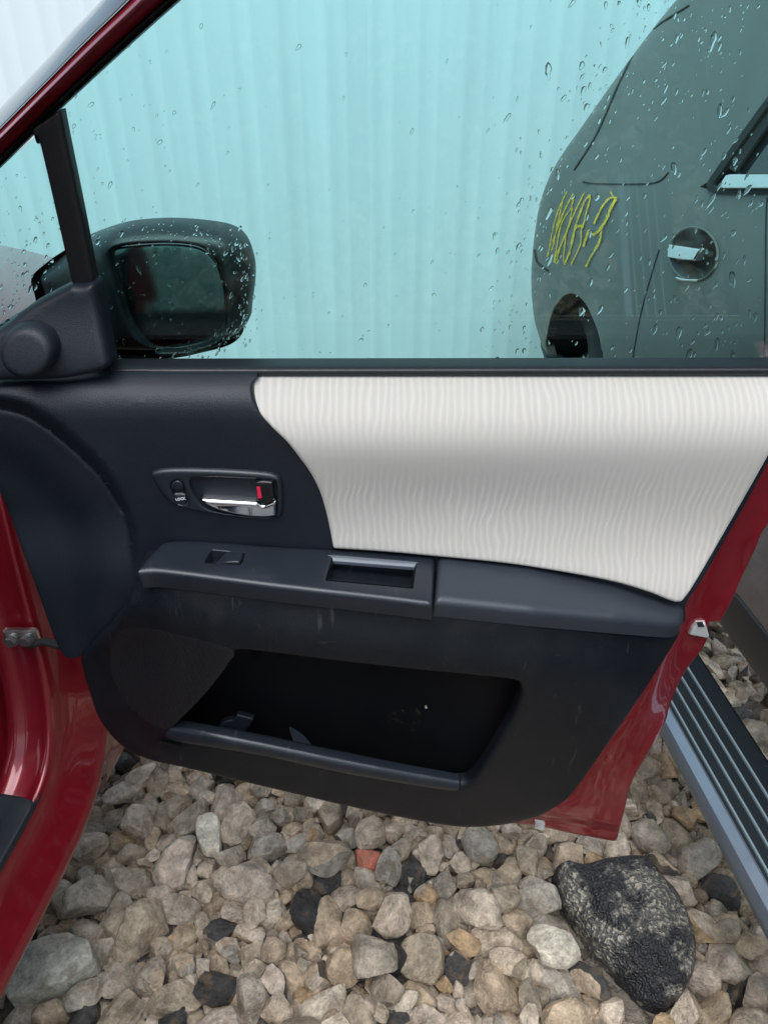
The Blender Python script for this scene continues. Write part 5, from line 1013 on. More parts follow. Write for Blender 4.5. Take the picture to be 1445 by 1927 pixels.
8,37,666,861,-34,69,-37,-8,-60,9,33,661,962,-28,61,58,-19,49,11,42,670,1086,-35,87,-43,-5,17,13,44,662,1271,-33,8,-23,-93,24,14,38,652,1362,-32,15,-54,-78,-23,15,27,607,1372,-36,19,-94,5,25,
16,34,661,1446,-22,39,-49,-20,-74,17,31,657,1591,-35,20,-97,-5,3,18,31,786,595,-35,13,-64,-36,65,19,24,737,573,-37,44,29,-31,-78,0,43,794,684,-31,13,58,43,66,1,40,704,767,-32,59,43,0,-66,
2,33,768,851,-33,84,-23,-15,44,3,27,743,952,-37,5,-23,-45,-85,4,41,736,1060,-32,26,72,53,34,5,31,773,1113,-37,21,-42,82,-29,6,37,704,1186,-33,54,-66,-2,-50,7,34,765,1188,-28,74,48,37,-26,
8,28,751,1344,-37,4,-19,94,-24,9,35,712,1401,-32,20,58,54,-56,10,41,663,1525,-30,52,20,-56,59,11,31,718,1575,-37,18,-3,-36,90,12,38,799,546,-32,12,13,17,-96,13,28,807,609,-36,35,-37,60,-60,
14,33,816,704,-31,33,75,28,-47,15,32,851,793,-34,6,71,65,21,16,34,787,836,-35,34,91,8,19,17,28,834,925,-35,1,-16,-4,98,18,33,806,989,-34,81,-29,27,41,19,31,810,1091,-37,10,65,74,0,
0,40,808,1196,-31,67,34,59,27,1,30,786,1254,-34,77,-56,-19,21,4,35,779,1583,-31,8,-4,20,-97,5,29,826,1619,-37,16,-16,79,-55,6,44,-540,535,-31,49,-20,-6,84,7,67,-539,590,-25,3,-39,89,-18,
10,26,-520,866,-36,76,20,16,-58,15,46,-512,1172,-30,31,-9,56,75,16,68,-559,1325,-23,5,-66,54,-51,17,33,-513,1441,-35,16,-36,-89,16,18,43,-595,1542,-29,92,30,14,-17,19,34,-573,1591,-37,9,96,22,5,
0,47,-442,553,-28,14,-59,75,-20,1,27,-455,578,-35,21,8,-89,-37,8,46,-473,1154,-31,85,-33,-21,-32,9,59,-465,1243,-20,86,-36,-23,-26,10,23,-445,1403,-37,84,16,15,-48,11,90,-479,1436,-12,39,73,-30,-45,
12,66,-464,1484,-26,95,7,27,-3,13,44,-477,1546,-32,47,-45,68,-30,14,26,-402,533,-33,1,13,24,95,2,49,-375,1182,-25,17,63,59,-46,3,52,-361,1287,-30,2,59,75,26,4,31,-364,1319,-35,72,54,37,-20,
5,51,-357,1401,-25,32,36,-87,0,6,47,-344,1477,-31,17,-51,61,-57,7,34,-338,1578,-35,53,-58,26,-54,8,58,-343,571,-31,49,79,8,-33,11,23,-307,771,-36,20,-92,0,-32,16,54,-337,1179,-26,27,88,-34,-13,
17,77,-313,1274,-21,12,77,-3,61,18,32,-347,1335,-29,32,32,10,88,19,76,-300,1455,-28,9,-2,-98,6,0,58,-347,1534,-30,64,37,-59,-30,1,26,-288,1622,-35,29,81,-36,34,2,59,-218,543,-31,97,17,0,14,
6,42,-287,862,-32,84,13,0,50,7,31,-286,969,-33,10,15,-10,-97,10,26,-227,1144,-34,70,59,35,-16,11,78,-226,1269,-24,48,64,43,39,12,53,-228,1351,-30,12,32,-40,-84,13,56,-214,1434,-25,51,-31,-50,61,
14,82,-232,1497,-17,27,-26,91,-9,15,35,-276,1603,-34,26,84,43,-17,16,92,-157,560,-23,23,-26,-89,27,0,33,-145,904,-33,11,-57,75,-28,3,86,-211,1126,-22,15,-95,3,25,4,92,-171,1167,-7,8,-20,58,-77,
5,36,-144,1211,-32,24,91,-1,-30,6,31,-137,1395,-35,55,-80,-20,-6,7,32,-203,1333,-29,67,13,65,30,8,37,-149,1510,-35,6,-37,74,54,9,62,-185,1569,-21,6,-15,-33,92,10,48,-85,539,-27,42,3,62,65,
11,56,-81,590,-32,53,-20,33,-74,15,33,-118,890,-36,21,3,-8,97,16,36,-49,1034,-32,60,-63,-17,45,17,27,-92,1156,-34,25,31,-50,76,18,34,-62,1182,-31,61,-62,-46,10,19,34,-73,1292,-37,17,53,-82,0,
0,37,-58,1360,-34,30,8,-69,-63,1,31,-77,1462,-36,62,1,35,69,2,80,-98,1504,-24,84,22,-23,41,3,89,-89,1621,-28,12,7,27,94,4,92,-6,522,-18,74,40,52,-1,8,54,-13,847,-29,91,-19,-34,10,
11,38,26,1076,-29,11,-5,-94,30,12,44,12,1171,-29,28,-76,-55,15,13,34,1,1201,-36,22,-78,-55,14,14,48,-65,1325,-28,21,-13,70,-66,15,79,-52,1400,-22,12,93,-13,-29,17,54,-9,1561,-25,15,-26,-56,76,
18,57,73,538,-28,53,-38,22,71,4,56,42,1045,-25,51,-2,-27,80,5,48,26,1103,-31,95,14,14,-22,6,60,51,1177,-28,42,-74,29,-40,7,49,75,1228,-23,4,-47,17,86,8,45,54,1357,-32,7,-10,-95,24,
9,39,63,1387,-33,10,10,-98,-2,10,87,55,1517,-15,50,24,-3,82,11,55,84,1634,-23,40,-38,-5,82,12,53,116,485,-26,7,-28,89,-32,18,42,145,1004,-32,39,-80,39,19,19,74,124,1127,-23,34,42,-81,15,
0,41,160,1184,-29,64,38,36,-54,1,36,124,1288,-33,22,-36,54,-71,2,34,90,1369,-35,10,96,0,22,3,55,109,1466,-30,69,51,-42,-26,4,35,140,1521,-27,53,18,76,-29,5,44,163,1561,-25,61,1,77,-12,
6,32,215,568,-35,3,22,91,33,9,63,173,799,-30,25,-50,81,9,12,57,225,1030,-30,55,55,-55,-28,13,78,208,1077,-3,88,-7,-33,-30,14,69,205,1196,-18,63,-67,-29,-20,15,59,232,1258,-29,78,5,26,55,
16,79,172,1357,-20,92,-11,34,-6,17,47,226,1380,-31,57,-7,-33,-73,18,64,218,1509,-27,77,-5,61,-11,19,81,187,1588,-29,4,-68,-70,-18,0,69,262,546,-14,7,-65,-34,66,2,45,293,730,-29,40,-12,-2,90,
3,29,325,762,-34,37,49,78,-7,6,53,316,1034,-5,55,-66,21,-44,7,48,302,1099,-26,63,-30,-70,-6,8,47,317,1122,-33,22,-91,24,20,9,47,272,1245,-34,23,-3,-5,96,10,62,257,1332,-32,29,-92,24,4,
11,86,274,1443,-17,92,-26,-27,2,12,48,246,1488,-27,79,44,38,-17,13,68,266,1612,-21,42,-15,-62,63,14,67,345,525,-25,68,10,38,61,0,63,335,1000,-29,65,70,-12,23,1,24,386,1104,-36,37,-21,-88,-14,
2,73,357,1134,-24,21,66,69,-17,3,23,432,1283,-37,12,-44,-86,20,4,50,363,1362,-28,25,-10,76,-58,5,22,379,1420,-38,33,-69,-55,31,6,50,341,1474,-30,15,82,-49,20,7,44,340,1599,-33,59,-5,-35,71,
8,38,421,544,-33,51,82,17,10,9,51,457,569,-20,27,13,-89,-32,14,92,409,1052,-22,2,55,-55,-61,15,55,420,1118,-30,9,9,-12,98,16,36,421,1152,-32,30,-16,70,-61,17,27,432,1227,-36,6,60,75,23,
18,58,414,1315,-29,42,-75,4,49,19,39,404,1432,-37,6,-48,-85,-16,0,39,407,1466,-27,47,24,-8,83,1,40,365,1640,-30,91,-11,-15,33,2,26,480,583,-38,1,-79,-57,-17,8,44,489,1051,-32,92,-20,-31,-3,
10,37,466,1166,-33,92,21,17,-23,11,22,465,1190,-37,53,50,53,41,12,61,450,1373,-29,28,55,55,54,13,62,512,1436,-22,5,26,73,62,14,59,485,1473,-14,7,-87,-44,15,15,40,508,1600,-36,99,2,-4,-2,
16,30,518,572,-32,62,-5,-33,69,17,32,637,650,-34,60,23,19,73,4,92,546,1180,-19,57,80,-11,9,5,36,576,1204,-35,29,-38,74,-46,6,92,560,1344,-19,22,-78,49,-30,7,43,584,1388,-31,11,-24,95,-8,
8,92,570,1506,-20,88,-14,-36,25,9,80,599,1575,-10,9,55,15,-81,10,55,584,514,-33,8,8,94,-29,11,51,689,654,-30,33,60,-65,-31,18,27,685,1173,-35,45,22,51,-69,19,62,657,1268,0,31,-33,11,87,
0,42,630,1274,-29,72,-22,24,59,1,69,629,1401,-25,34,79,42,24,2,22,641,1515,-37,89,35,16,19,3,59,630,1581,-30,23,-63,73,6,4,77,711,507,-20,83,-27,-10,46,5,42,761,606,-28,14,68,-6,-71,
6,27,757,707,-37,11,-56,78,-19,7,41,723,789,-26,40,2,54,72,8,92,740,829,-20,24,-18,-37,87,10,74,767,1041,-27,12,20,-95,16,11,35,713,1126,-30,95,-4,27,-7,12,46,704,1146,-26,60,10,-74,-25,
13,92,710,1224,-12,59,66,-41,-18,14,73,723,1326,-26,16,67,-40,-59,15,23,731,1459,-37,57,24,72,28,16,24,706,1522,-35,89,-38,19,-8,17,32,697,1589,-36,28,0,-95,-3,18,30,823,558,-35,19,53,-80,16,
19,46,787,635,-31,75,-30,-4,58,0,34,787,708,-29,45,15,-86,10,1,43,826,803,-31,34,-9,52,77,2,34,771,894,-28,48,-86,-10,8,3,83,845,960,-25,1,-19,-10,-97,4,53,857,1051,-29,30,64,54,44,
5,23,786,1100,-38,17,76,-62,-3,6,33,827,1171,-33,4,-29,-60,73,8,54,793,1288,-32,45,76,-4,-45,11,46,798,1644,-34,90,-33,2,-24,12,43,-520,503,-32,42,87,-23,4,13,22,-530,646,-36,30,90,25,8,
1,67,-582,1280,-26,32,23,-18,-89,2,24,-485,1350,-33,58,-18,74,25,3,89,-574,1425,-27,65,16,-23,-69,4,62,-591,1508,-23,39,-17,-19,87,5,52,-547,1558,-32,4,47,-87,-3,6,47,-474,524,-31,11,88,-40,-17,
9,64,-439,793,-31,5,-9,4,-98,15,44,-511,1249,-29,32,63,2,-69,16,54,-454,1305,-29,39,57,-69,-18,17,62,-523,1395,-26,4,-76,-17,-60,18,92,-417,1506,-19,9,-47,0,87,19,51,-445,1550,-29,69,-29,-6,65,
0,42,-361,484,-32,33,18,-66,-64,2,25,-397,740,-38,19,7,-13,-96,7,56,-441,1143,-23,24,74,-42,44,8,63,-381,1216,-30,26,-24,73,56,9,30,-472,1283,-33,92,-14,34,4,10,38,-389,1313,-36,9,-63,-70,28,
11,38,-357,1444,-30,32,68,-63,-8,12,31,-326,1474,-10,21,15,-90,-32,14,67,-305,520,-20,24,0,32,-91,19,39,-359,901,-35,0,-81,55,-14,1,42,-301,1090,1,4,-30,-3,-94,2,89,-284,1145,-14,26,-38,-41,-77,
3,44,-291,1246,-35,73,16,-13,-64,4,60,-334,1371,-27,68,14,64,29,5,46,-296,1375,-34,12,47,-86,-7,6,36,-268,1509,-33,2,-43,61,-65,7,61,-297,1575,-21,29,-64,-62,-31,8,29,-247,532,-35,57,-30,-10,-75,
9,23,-286,608,-37,6,-23,-96,1,15,54,-239,1093,-30,3,-95,4,-29,16,41,-211,1200,-31,44,-59,-36,56,17,52,-268,1284,-27,5,39,9,90,18,52,-248,1322,-25,95,-20,-20,5,19,56,-238,1393,-33,5,98,-14,7,
0,50,-273,1479,-7,2,57,73,36,1,45,-227,1618,-24,70,-54,43,-14,5,28,-182,737,-37,55,-80,17,-5,8,30,-144,1078,-32,82,-2,-52,-20,9,29,-141,1103,-38,41,9,-3,90,10,49,-176,1218,-28,17,16,15,-95,
11,92,-148,1256,-19,92,-4,-20,-30,12,22,-159,1302,-38,73,19,17,62,13,83,-162,1439,-5,8,83,-16,51,14,43,-177,1519,-31,21,-46,66,-53,15,25,-177,1618,-38,95,6,18,19,16,54,-68,505,-29,78,-27,6,54,
0,31,-44,858,-34,10,94,10,29,1,38,-117,913,-30,28,-4,-94,11,3,36,-122,1081,-35,21,-56,79,-1,4,39,-85,1210,-31,31,-19,14,91,5,59,-94,1237,-24,66,8,69,25,6,62,-126,1322,-26,24,-60,42,-62,
7,46,-98,1417,-30,6,-27,94,-12,8,57,-107,1476,-9,12,-94,-28,5,9,38,-33,1599,-24,12,-42,-52,-72,10,43,-32,566,-21,1,-87,-13,-45,17,42,-8,1146,-23,75,-4,62,-17,18,48,-44,1150,-29,15,94,0,-26,
19,48,-22,1220,-30,26,-10,60,74,0,92,0,1345,-17,42,83,7,32,1,41,-1,1422,-24,47,-31,-56,-59,2,39,9,1493,-35,5,94,24,19,3,68,-13,1625,-27,6,-27,-91,27,4,57,51,499,-23,94,16,-17,-21,
5,72,71,573,-28,6,-3,79,-59,10,82,75,1030,-19,14,58,-79,-10,11,53,106,1080,-23,27,-54,79,-3,12,52,74,1199,-24,63,67,19,-33,13,52,71,1270,-17,19,4,-37,90,14,42,66,1301,-32,80,32,37,32,
15,41,23,1368,-31,49,-81,-4,-30,16,67,33,1463,-24,44,-87,12,-10,17,74,39,1564,-22,52,-19,-17,81,18,56,186,505,-25,62,54,54,-9,19,61,161,582,-33,11,-19,-96,-13,4,36,138,1029,-34,57,80,-12,6,
5,45,133,1081,-28,7,-71,-63,-27,6,29,146,1207,-35,13,-79,-54,-23,7,57,102,1296,-16,29,-53,28,74,8,44,136,1384,-34,14,-39,67,60,9,59,159,1407,-18,26,-46,15,-82,10,34,166,1486,-32,83,-1,-39,39,
11,51,88,1555,-27,34,53,74,18,12,45,189,548,-28,54,-82,-13,1,18,52,187,1020,-29,5,93,-21,25,19,47,174,1119,-32,84,44,-3,-29,0,82,269,1224,1,35,-35,56,65,1,39,146,1296,-33,73,4,42,52,
2,45,236,1299,-25,60,-77,3,-13,3,49,185,1446,-35,64,22,18,70,4,55,219,1466,-26,1,-35,-72,58,5,44,277,1513,-34,52,-71,-35,29,6,29,228,549,-35,92,-15,8,31,10,31,299,929,-35,20,-21,14,94,
12,38,256,997,-6,14,-27,-65,-68,13,53,276,1138,-25,28,-27,1,91,14,67,250,1185,-24,33,-31,-74,46,15,52,262,1268,-13,73,-59,-19,25,16,33,298,1395,-32,23,76,28,52,17,79,263,1388,-6,75,17,49,-38,
18,37,304,1506,-31,26,52,-43,-68,19,41,239,1631,-36,16,4,-97,-8,0,47,308,544,-21,38,-73,12,54,2,38,304,703,-27,73,-66,5,10,5,22,369,895,-39,10,31,-93,-12,6,31,350,1027,-33,21,-35,-53,73,
7,79,347,1082,-17,48,19,-66,53,8,41,356,1187,-33,56,12,-37,72,9,48,344,1235,-32,3,15,-97,-16,10,62,368,1322,-25,37,39,-58,59,11,48,354,1394,-30,46,83,23,16,12,43,375,1502,-29,51,-80,-27,11,
13,92,306,1583,-10,19,-43,86,-12,15,87,394,550,-10,8,98,5,6,18,29,443,909,-32,92,18,-14,29,0,51,378,981,-2,76,-17,54,-30,1,33,445,1151,-33,55,77,-19,23,2,74,437,1194,-11,1,-68,-48,53,
3,83,396,1227,-28,71,31,0,62,4,27,454,1336,-36,76,43,47,-1,5,45,444,1446,-25,51,-5,-62,57,6,41,460,1464,-32,54,-21,4,81,7,82,401,1610,-15,78,24,14,-55,8,55,592,474,-32,28,-26,91,-9,
14,43,463,1033,-31,36,59,53,47,15,72,496,1091,-21,50,21,4,83,16,26,462,1133,-37,70,8,27,-64,17,22,508,1217,-37,7,-88,42,-15,18,67,521,1302,-26,40,47,34,-70,19,24,469,1412,-39,5,47,87,-2,
0,50,485,1511,-27,6,-85,-47,21,1,75,541,1634,-21,31,86,30,22,2,78,557,548,-26,17,87,-43,10,4,25,554,649,-37,53,62,-52,-21,10,38,528,1132,-28,53,64,-48,-25,11,32,547,1248,-35,43,47,-58,-49,
12,48,516,1351,-32,67,50,-11,-52,13,49,576,1459,-25,92,23,-14,24,14,44,615,1448,-32,21,16,-88,-37,15,41,569,1580,-36,96,4,6,23,16,40,663,480,-33,37,-27,-9,87,17,31,621,623,-34,34,-13,-18,90,
19,48,691,822,-30,35,23,32,84,3,42,676,1081,-14,78,56,8,-24,5,37,600,1230,-35,24,-33,78,-45,6,68,686,1376,-26,83,-3,-16,-51,7,92,685,1422,4,78,-44,-42,6,9,25,608,1606,-30,62,40,-47,46,
10,58,770,571,-28,12,-33,-93,1,11,30,806,723,-32,74,-32,53,-22,12,41,702,691,-33,17,29,-6,-93,13,32,781,765,-30,13,64,-43,-60,14,56,706,898,-29,36,88,18,18,15,42,689,949,-33,79,30,2,-51,
16,81,696,1040,-16,0,-45,-14,87,17,41,680,1115,-31,73,54,25,31,18,31,778,1171,-35,37,-82,32,25,19,69,750,1274,-25,78,25,24,-50,0,71,729,1379,0,34,47,-59,-54,1,45,749,1443,-27,34,-63,-67,13,
2,66,705,1475,-29,16,-2,24,95,3,54,704,1545,-34,94,28,0,13,4,32,802,572,-34,61,-74,-15,19,5,92,836,607,-7,22,-87,-40,-10,7,40,785,808,-26,31,-44,36,75,8,54,799,872,-29,23,-19,-40,86,
9,46,744,915,-22,47,6,-87,-2,10,41,828,995,-31,40,32,-56,63,11,43,798,1111,-29,84,-52,8,3,13,38,796,1226,-33,8,-79,-59,-1,15,54,777,1423,-28,60,23,59,47,16,57,785,1554,-29,17,-95,-1,-24,
17,49,803,1606,-29,35,27,-13,88,18,44,-518,547,-16,17,26,91,-22,0,47,-603,583,-28,48,41,-36,-68,2,50,-542,840,-35,48,17,-13,84,3,22,-592,925,-38,14,-5,3,98,7,22,-552,1286,-31,85,45,-2,24,
8,36,-474,1308,-36,74,57,33,5,9,49,-559,1373,-27,45,43,61,-48,10,50,-517,1542,-28,47,19,-67,52,11,34,-505,1615,-35,62,75,-15,-7,12,56,-433,517,-28,22,54,41,69,0,80,-460,1187,-19,18,-28,-90,25,
1,36,-499,1274,-29,20,-17,94,-17,2,26,-472,1327,-31,58,24,-65,41,3,92,-427,1404,-22,77,46,19,36,4,38,-495,1470,-31,59,66,-22,-40,5,29,-478,1622,-36,10,-13,97,11,6,57,-386,569,-29,74,-20,-4,-62,
13,54,-405,1133,5,12,-30,-72,60,14,35,-406,1169,-14,42,-24,80,33,15,54,-408,1229,-27,64,-63,-42,-4,16,32,-413,1334,-34,36,-32,0,86,17,22,-358,1386,-37,62,-14,18,-74,18,32,-381,1540,-34,64,-48,-4,58,
19,58,-435,1625,-32,6,91,-36,9,0,33,-342,518,-30,12,17,59,-77,4,31,-268,891,-33,11,-16,22,-95,7,73,-347,1129,-12,31,-44,-57,60,8,92,-298,1199,-24,20,24,91,-22,9,45,-335,1305,-23,57,76,0,-27,
10,80,-314,1326,-19,48,24,-64,54,11,45,-316,1400,-30,18,36,62,66,12,49,-306,1497,-26,1,-41,54,72,13,70,-351,1642,-17,69,-39,51,29,14,90,-220,495,-20,43,86,14,20,15,49,-267,550,-32,8,-94,-11,-28,
1,35,-280,1109,-9,81,44,-32,-19,3,38,-268,1177,-34,7,84,48,-20,4,41,-198,1378,-30,75,-25,-16,57,5,52,-245,1425,-33,11,95,-25,2,6,28,-309,1426,-19,13,71,-62,26,7,22,-212,1593,-35,37,54,-69,28,
8,34,-174,508,-33,2,-9,93,-33,9,29,-176,597,-18,26,-55,58,52,15,64,-125,1143,-24,4,42,-63,64,16,39,-113,1209,-28,49,63,-38,-45,17,22,-192,1278,-37,12,73,-66,-6,19,28,-162,1397,-33,35,-21,-74,-51,
0,43,-138,1466,-30,41,-80,-42,6,1,59,-159,1637,-20,18,-95,-13,19,2,92,-136,487,-6,50,61,56,-21,5,36,-92,806,-36,57,-75,26,-15,8,35,-104,1036,-35,24,-93,24,-11,9,69,-88,1055,-25,10,92,0,-34,
10,64,-101,1182,-20,26,-28,80,44,11,49,-51,1244,-28,89,29,-32,7,12,22,-111,1349,-38,86,10,29,38,13,42,-93,1444,-27,15,-50,62,57,14,26,-78,1530,-37,52,33,63,45,15,23,-35,1583,-37,9,73,62,25,
16,50,-25,475,-30,5,-18,-23,94,17,29,-22,557,-33,44,-26,58,-62,2,56,-43,1060,-23,62,-35,-51,-46,3,80,-22,1109,-25,9,-85,47,18,4,47,32,1143,-28,18,-60,-58,50,5,81,-3,1241,-26,20,-32,-72,56,
6,42,-97,1333,-31,50,-72,8,-45,7,22,-43,1487,-38,62,-59,6,-49,8,53,-15,1466,-33,33,88,25,-19,9,67,-10,1534,-17,40,18,-42,79,10,44,35,550,-29,68,60,1,-40,17,41,68,1139,-27,45,25,20,-82,
18,42,107,1231,-32,58,-49,37,52,19,34,46,1213,-34,72,-11,30,-60,0,52,83,1333,-24,12,20,-79,-55,1,41,10,1397,-30,31,59,-71,20,2,22,27,1523,-37,1,-93,-14,32,3,35,64,1590,-35,24,-41,87,-2,
4,88,136,533,-19,76,40,48,16,11,39,158,1099,-35,24,-14,-38,87,12,36,185,1218,-19,58,5,79,13,13,33,153,1237,-28,71,39,-58,-3,14,29,150,1329,-35,21,90,-29,20,15,52,141,1435,-30,29,-51,-79,9,
16,39,121,1536,-25,22,35,19,88,17,56,136,1581,-24,42,-16,27,-84,18,50,215,522,-29,60,40,46,-50,19,39,241,608,-27,29,-39,54,67,5,31,183,1064,-37,46,-62,52,-33,6,53,203,1146,-23,44,-37,73,-34,
7,32,182,1238,-29,7,15,71,-67,8,60,219,1330,-23,40,-57,47,-51,9,41,226,1418,-36,34,3,-8,93,10,35,188,1511,8,50,76,-20,-35,11,92,140,1625,-17,14,26,10,94,12,47,263,475,-28,70,-60,36,-2,
18,39,246,1006,-31,55,-16,80,-13,19,52,257,1100,-16,14,-45,-77,-41,0,40,328,1167,-29,69,-16,28,64,1,74,291,1305,-26,88,19,29,27,2,39,321,1392,-29,47,83,-13,22,3,77,326,1488,-1,25,-86,23,-34,
4,49,293,1478,-29,29,-42,-64,56,8,40,311,751,-33,24,-96,-3,-1,12,48,325,1046,-32,49,36,-21,-75,13,22,388,1082,-35,9,-59,53,59,14,81,341,1140,9,9,-3,-89,-42,15,38,390,1290,-33,27,8,95,-3,
16,29,373,1344,-12,48,35,-54,57,17,42,376,1460,-31,67,16,-27,66,18,77,349,1520,-12,12,66,-50,53,19,43,281,1643,-34,5,-34,91,16,0,54,435,577,-25,61,-26,21,70,1,45,508,497,-32,43,35,-15,-81,
6,34,484,987,-35,86,-1,-15,-46,7,22,461,1065,-36,35,15,-91,5,8,29,472,1119,-29,48,46,-45,-58,9,35,408,1268,-37,41,-8,1,-90,10,59,398,1364,-26,68,-10,-67,24,11,55,390,1414,-18,61,-23,7,-74,
12,38,426,1470,-31,27,-73,-58,17,13,31,370,1562,-31,50,-12,-20,-82,14,79,494,555,-14,59,-69,37,9,16,39,519,588,-10,21,3,6,97,0,30,480,1010,-31,15,-32,-44,82,1,43,483,1146,-29,97,7,19,3,
2,53,473,1180,-14,27,-66,-7,-68,3,31,528,1219,-36,70,-9,6,69,4,37,484,1360,-33,10,-49,48,70,5,65,492,1391,-20,30,46,-1,-82,6,43,527,1450,1,68,-6,30,-66,7,40,503,1635,-32,16,-48,-85,1,
8,23,554,517,-38,19,49,83,-14,16,27,616,1225,-35,96,-19,1,16,17,36,560,1221,-33,9,-12,-98,-3,18,34,553,1282,-17,33,43,32,-77,19,23,587,1351,-36,65,-7,43,-61,0,48,600,1478,-13,36,-55,-68,-30,
1,27,533,1532,-31,46,-77,-3,42,2,40,624,482,-34,2,91,33,21,3,51,644,591,-29,55,-74,29,-23,5,44,699,800,-13,26,-27,91,5,7,28,711,961,-37,38,6,-44,80,10,57,664,1216,-11,8,-7,-79,58,
11,53,643,1247,-22,6,-9,95,-26,12,67,605,1342,-23,9,53,46,69,13,27,641,1436,-28,51,46,-53,49,14,55,616,1521,-30,63,30,52,47,15,60,669,1554,-26,4,36,-70,60,16,74,703,566,-18,19,14,-18,-94,
17,43,710,612,-30,19,-35,90,-12,18,27,713,734,-33,64,-25,4,-71,19,53,761,775,-30,81,45,25,24,0,55,717,929,-27,66,34,59,28,1,52,716,989,-29,29,36,-77,-42,2,69,791,1002,-4,37,-70,57,16,
3,46,766,1083,-33,21,6,96,-12,4,25,671,1201,-36,73,54,31,-23,5,39,768,1207,-30,62,56,41,-34,6,27,746,1364,-33,66,5,-73,-12,7,49,711,1428,-27,60,-11,23,74,8,37,678,1436,-35,28,-69,65,6,
9,92,737,1615,-23,92,-5,7,37,10,37,853,499,-35,16,-88,-38,16,11,92,830,665,-19,61,67,30,27,12,59,847,720,-26,92,-13,-15,-30,13,22,838,829,-38,22,-11,77,-57,15,35,832,900,-33,64,23,59,41,
16,42,867,1002,-30,17,57,75,24,17,49,794,1072,-29,2,-76,-13,-62,18,45,770,1149,-27,62,-60,-48,9,0,65,791,1322,-22,92,4,33,-12,2,92,750,1514,-19,93,12,-29,-10,3,49,827,1574,-32,23,-43,86,1,
4,31,-583,504,-33,89,-26,16,-31,13,56,-550,1258,-30,12,-18,83,-49,14,92,-502,1320,-20,41,83,-34,-2,15,39,-529,1424,-18,28,-63,40,59,16,40,-529,1472,-32,38,83,25,29,17,30,-592,1573,-35,57,-14,-49,-63,
18,37,-487,499,-28,83,13,-16,50,19,55,-483,565,-28,49,-24,22,80,6,78,-489,1164,13,84,-19,-18,45,7,26,-424,1263,-34,79,29,-1,-53,8,52,-421,1361,-30,91,-24,-31,-2,9,32,-542,1446,-31,77,-39,48,11,
10,72,-527,1507,-23,13,-46,-69,52,11,33,-511,1567,-33,48,-80,-13,-30,12,33,-378,533,-35,5,-18,-85,-47,17,38,-409,982,-30,19,-33,-54,73,0,23,-404,1178,-38,65,36,-58,-31,1,77,-390,1268,-23,43,0,27,85,
2,57,-372,1352,-29,6,-13,-97,11,3,57,-383,1451,-28,73,-1,-58,-34,4,43,-369,1492,-30,12,-54,74,36,5,56,-386,1639,-28,33,75,47,31,6,38,-330,476,-33,98,-2,1,-12,7,43,-311,598,-29,86,12,15,-45,
8,24,-282,742,-38,67,53,50,-2,14,38,-369,1200,-7,33,-61,70,-8,15,64,-345,1237,-22,40,-26,74,45,16,69,-286,1408,-14,36,-83,-34,20,17,56,-328,1437,-5,13,-46,87,-8,18,34,-283,1522,-13,1,-2,51,85,
19,45,-343,1605,-30,35,89,12,24,0,60,-223,548,3,44,66,-22,-55,8,62,-237,1172,-31,0,-64,65,38,9,45,-209,1326,-7,79,19,-2,56,10,61,-272,1352,-24,1,6,24,-96,11,53,-252,1438,-9,82,-48,7,-27,
12,90,-252,1573,-21,26,52,57,56,13,39,-196,1633,-29,27,62,59,41,14,29,-191,494,-34,23,-31,-67,62,1,92,-125,1100,0,44,-34,-12,-81,2,79,-230,1179,5,5,50,-84,13,3,47,-184,1300,-35,2,-2,-27,-95,
4,78,-167,1343,-21,18,-45,44,74,5,43,-184,1394,-23,61,40,-67,2,6,56,-166,1486,-26,1,-22,-59,76,7,35,-139,1606,-35,30,-46,37,-73,8,58,-57,550,-27,54,12,80,18,15,65,-77,1129,-26,71,0,-15,-68,
16,47,-62,1215,-9,57,-6,70,40,17,22,-74,1225,-38,27,-37,-86,-17,18,64,-87,1376,-17,71,-65,-24,-4,19,71,-123,1412,0,66,15,33,-64,0,41,-65,1461,-12,33,10,32,87,1,65,-135,1552,-22,3,-67,-65,-33,
2,45,22,580,-33,6,-64,-73,-18,7,35,-28,984,-27,56,65,-14,47,9,66,33,1078,3,47,-60,54,33,10,80,-21,1186,-10,72,-21,65,2,11,81,-48,1282,-17,38,82,40,-1,12,92,-72,1328,11,2,-23,54,80,
13,59,-25,1398,-11,58,-63,4,50,14,47,-5,1493,-16,4,72,-11,-67,15,43,-22,1495,-32,8,-68,65,31,16,23,78,510,-35,13,-10,-14,-97,2,27,43,1025,-5,35,15,-86,-30,3,92,71,1093,-21,83,20,-48,-16,
4,27,96,1147,-35,69,66,23,9,5,41,103,1256,-22,64,-3,-68,-33,6,43,51,1317,-14,0,-13,-87,45,7,92,91,1427,-23,63,-59,6,-49,8,44,79,1472,-32,81,-35,23,-38,9,69,33,1628,-22,27,85,26,-35,
10,71,92,550,6,15,-72,48,-45,14,22,166,837,-38,4,-20,36,90,16,53,141,1027,-6,27,8,-95,-2,17,61,156,1102,-6,12,-68,-69,18,18,85,123,1190,-21,11,-73,-36,56,19,43,114,1275,-11,34,-48,51,61,
0,46,121,1358,-26,70,8,27,64,1,63,143,1473,-14,44,-65,-14,-59,2,39,146,1503,-27,73,33,25,-52,3,37,109,1585,-35,14,-79,56,17,4,26,260,503,-33,8,-71,-57,-38,5,45,150,578,-6,35,19,82,-39,
6,26,254,833,-37,10,74,-61,-24,10,30,167,1211,-7,75,-15,-57,26,11,59,234,1123,-31,91,-38,3,-4,12,38,169,1215,-31,34,16,-16,90,13,88,177,1281,-20,14,11,-97,8,14,33,178,1312,-30,26,73,16,-60,
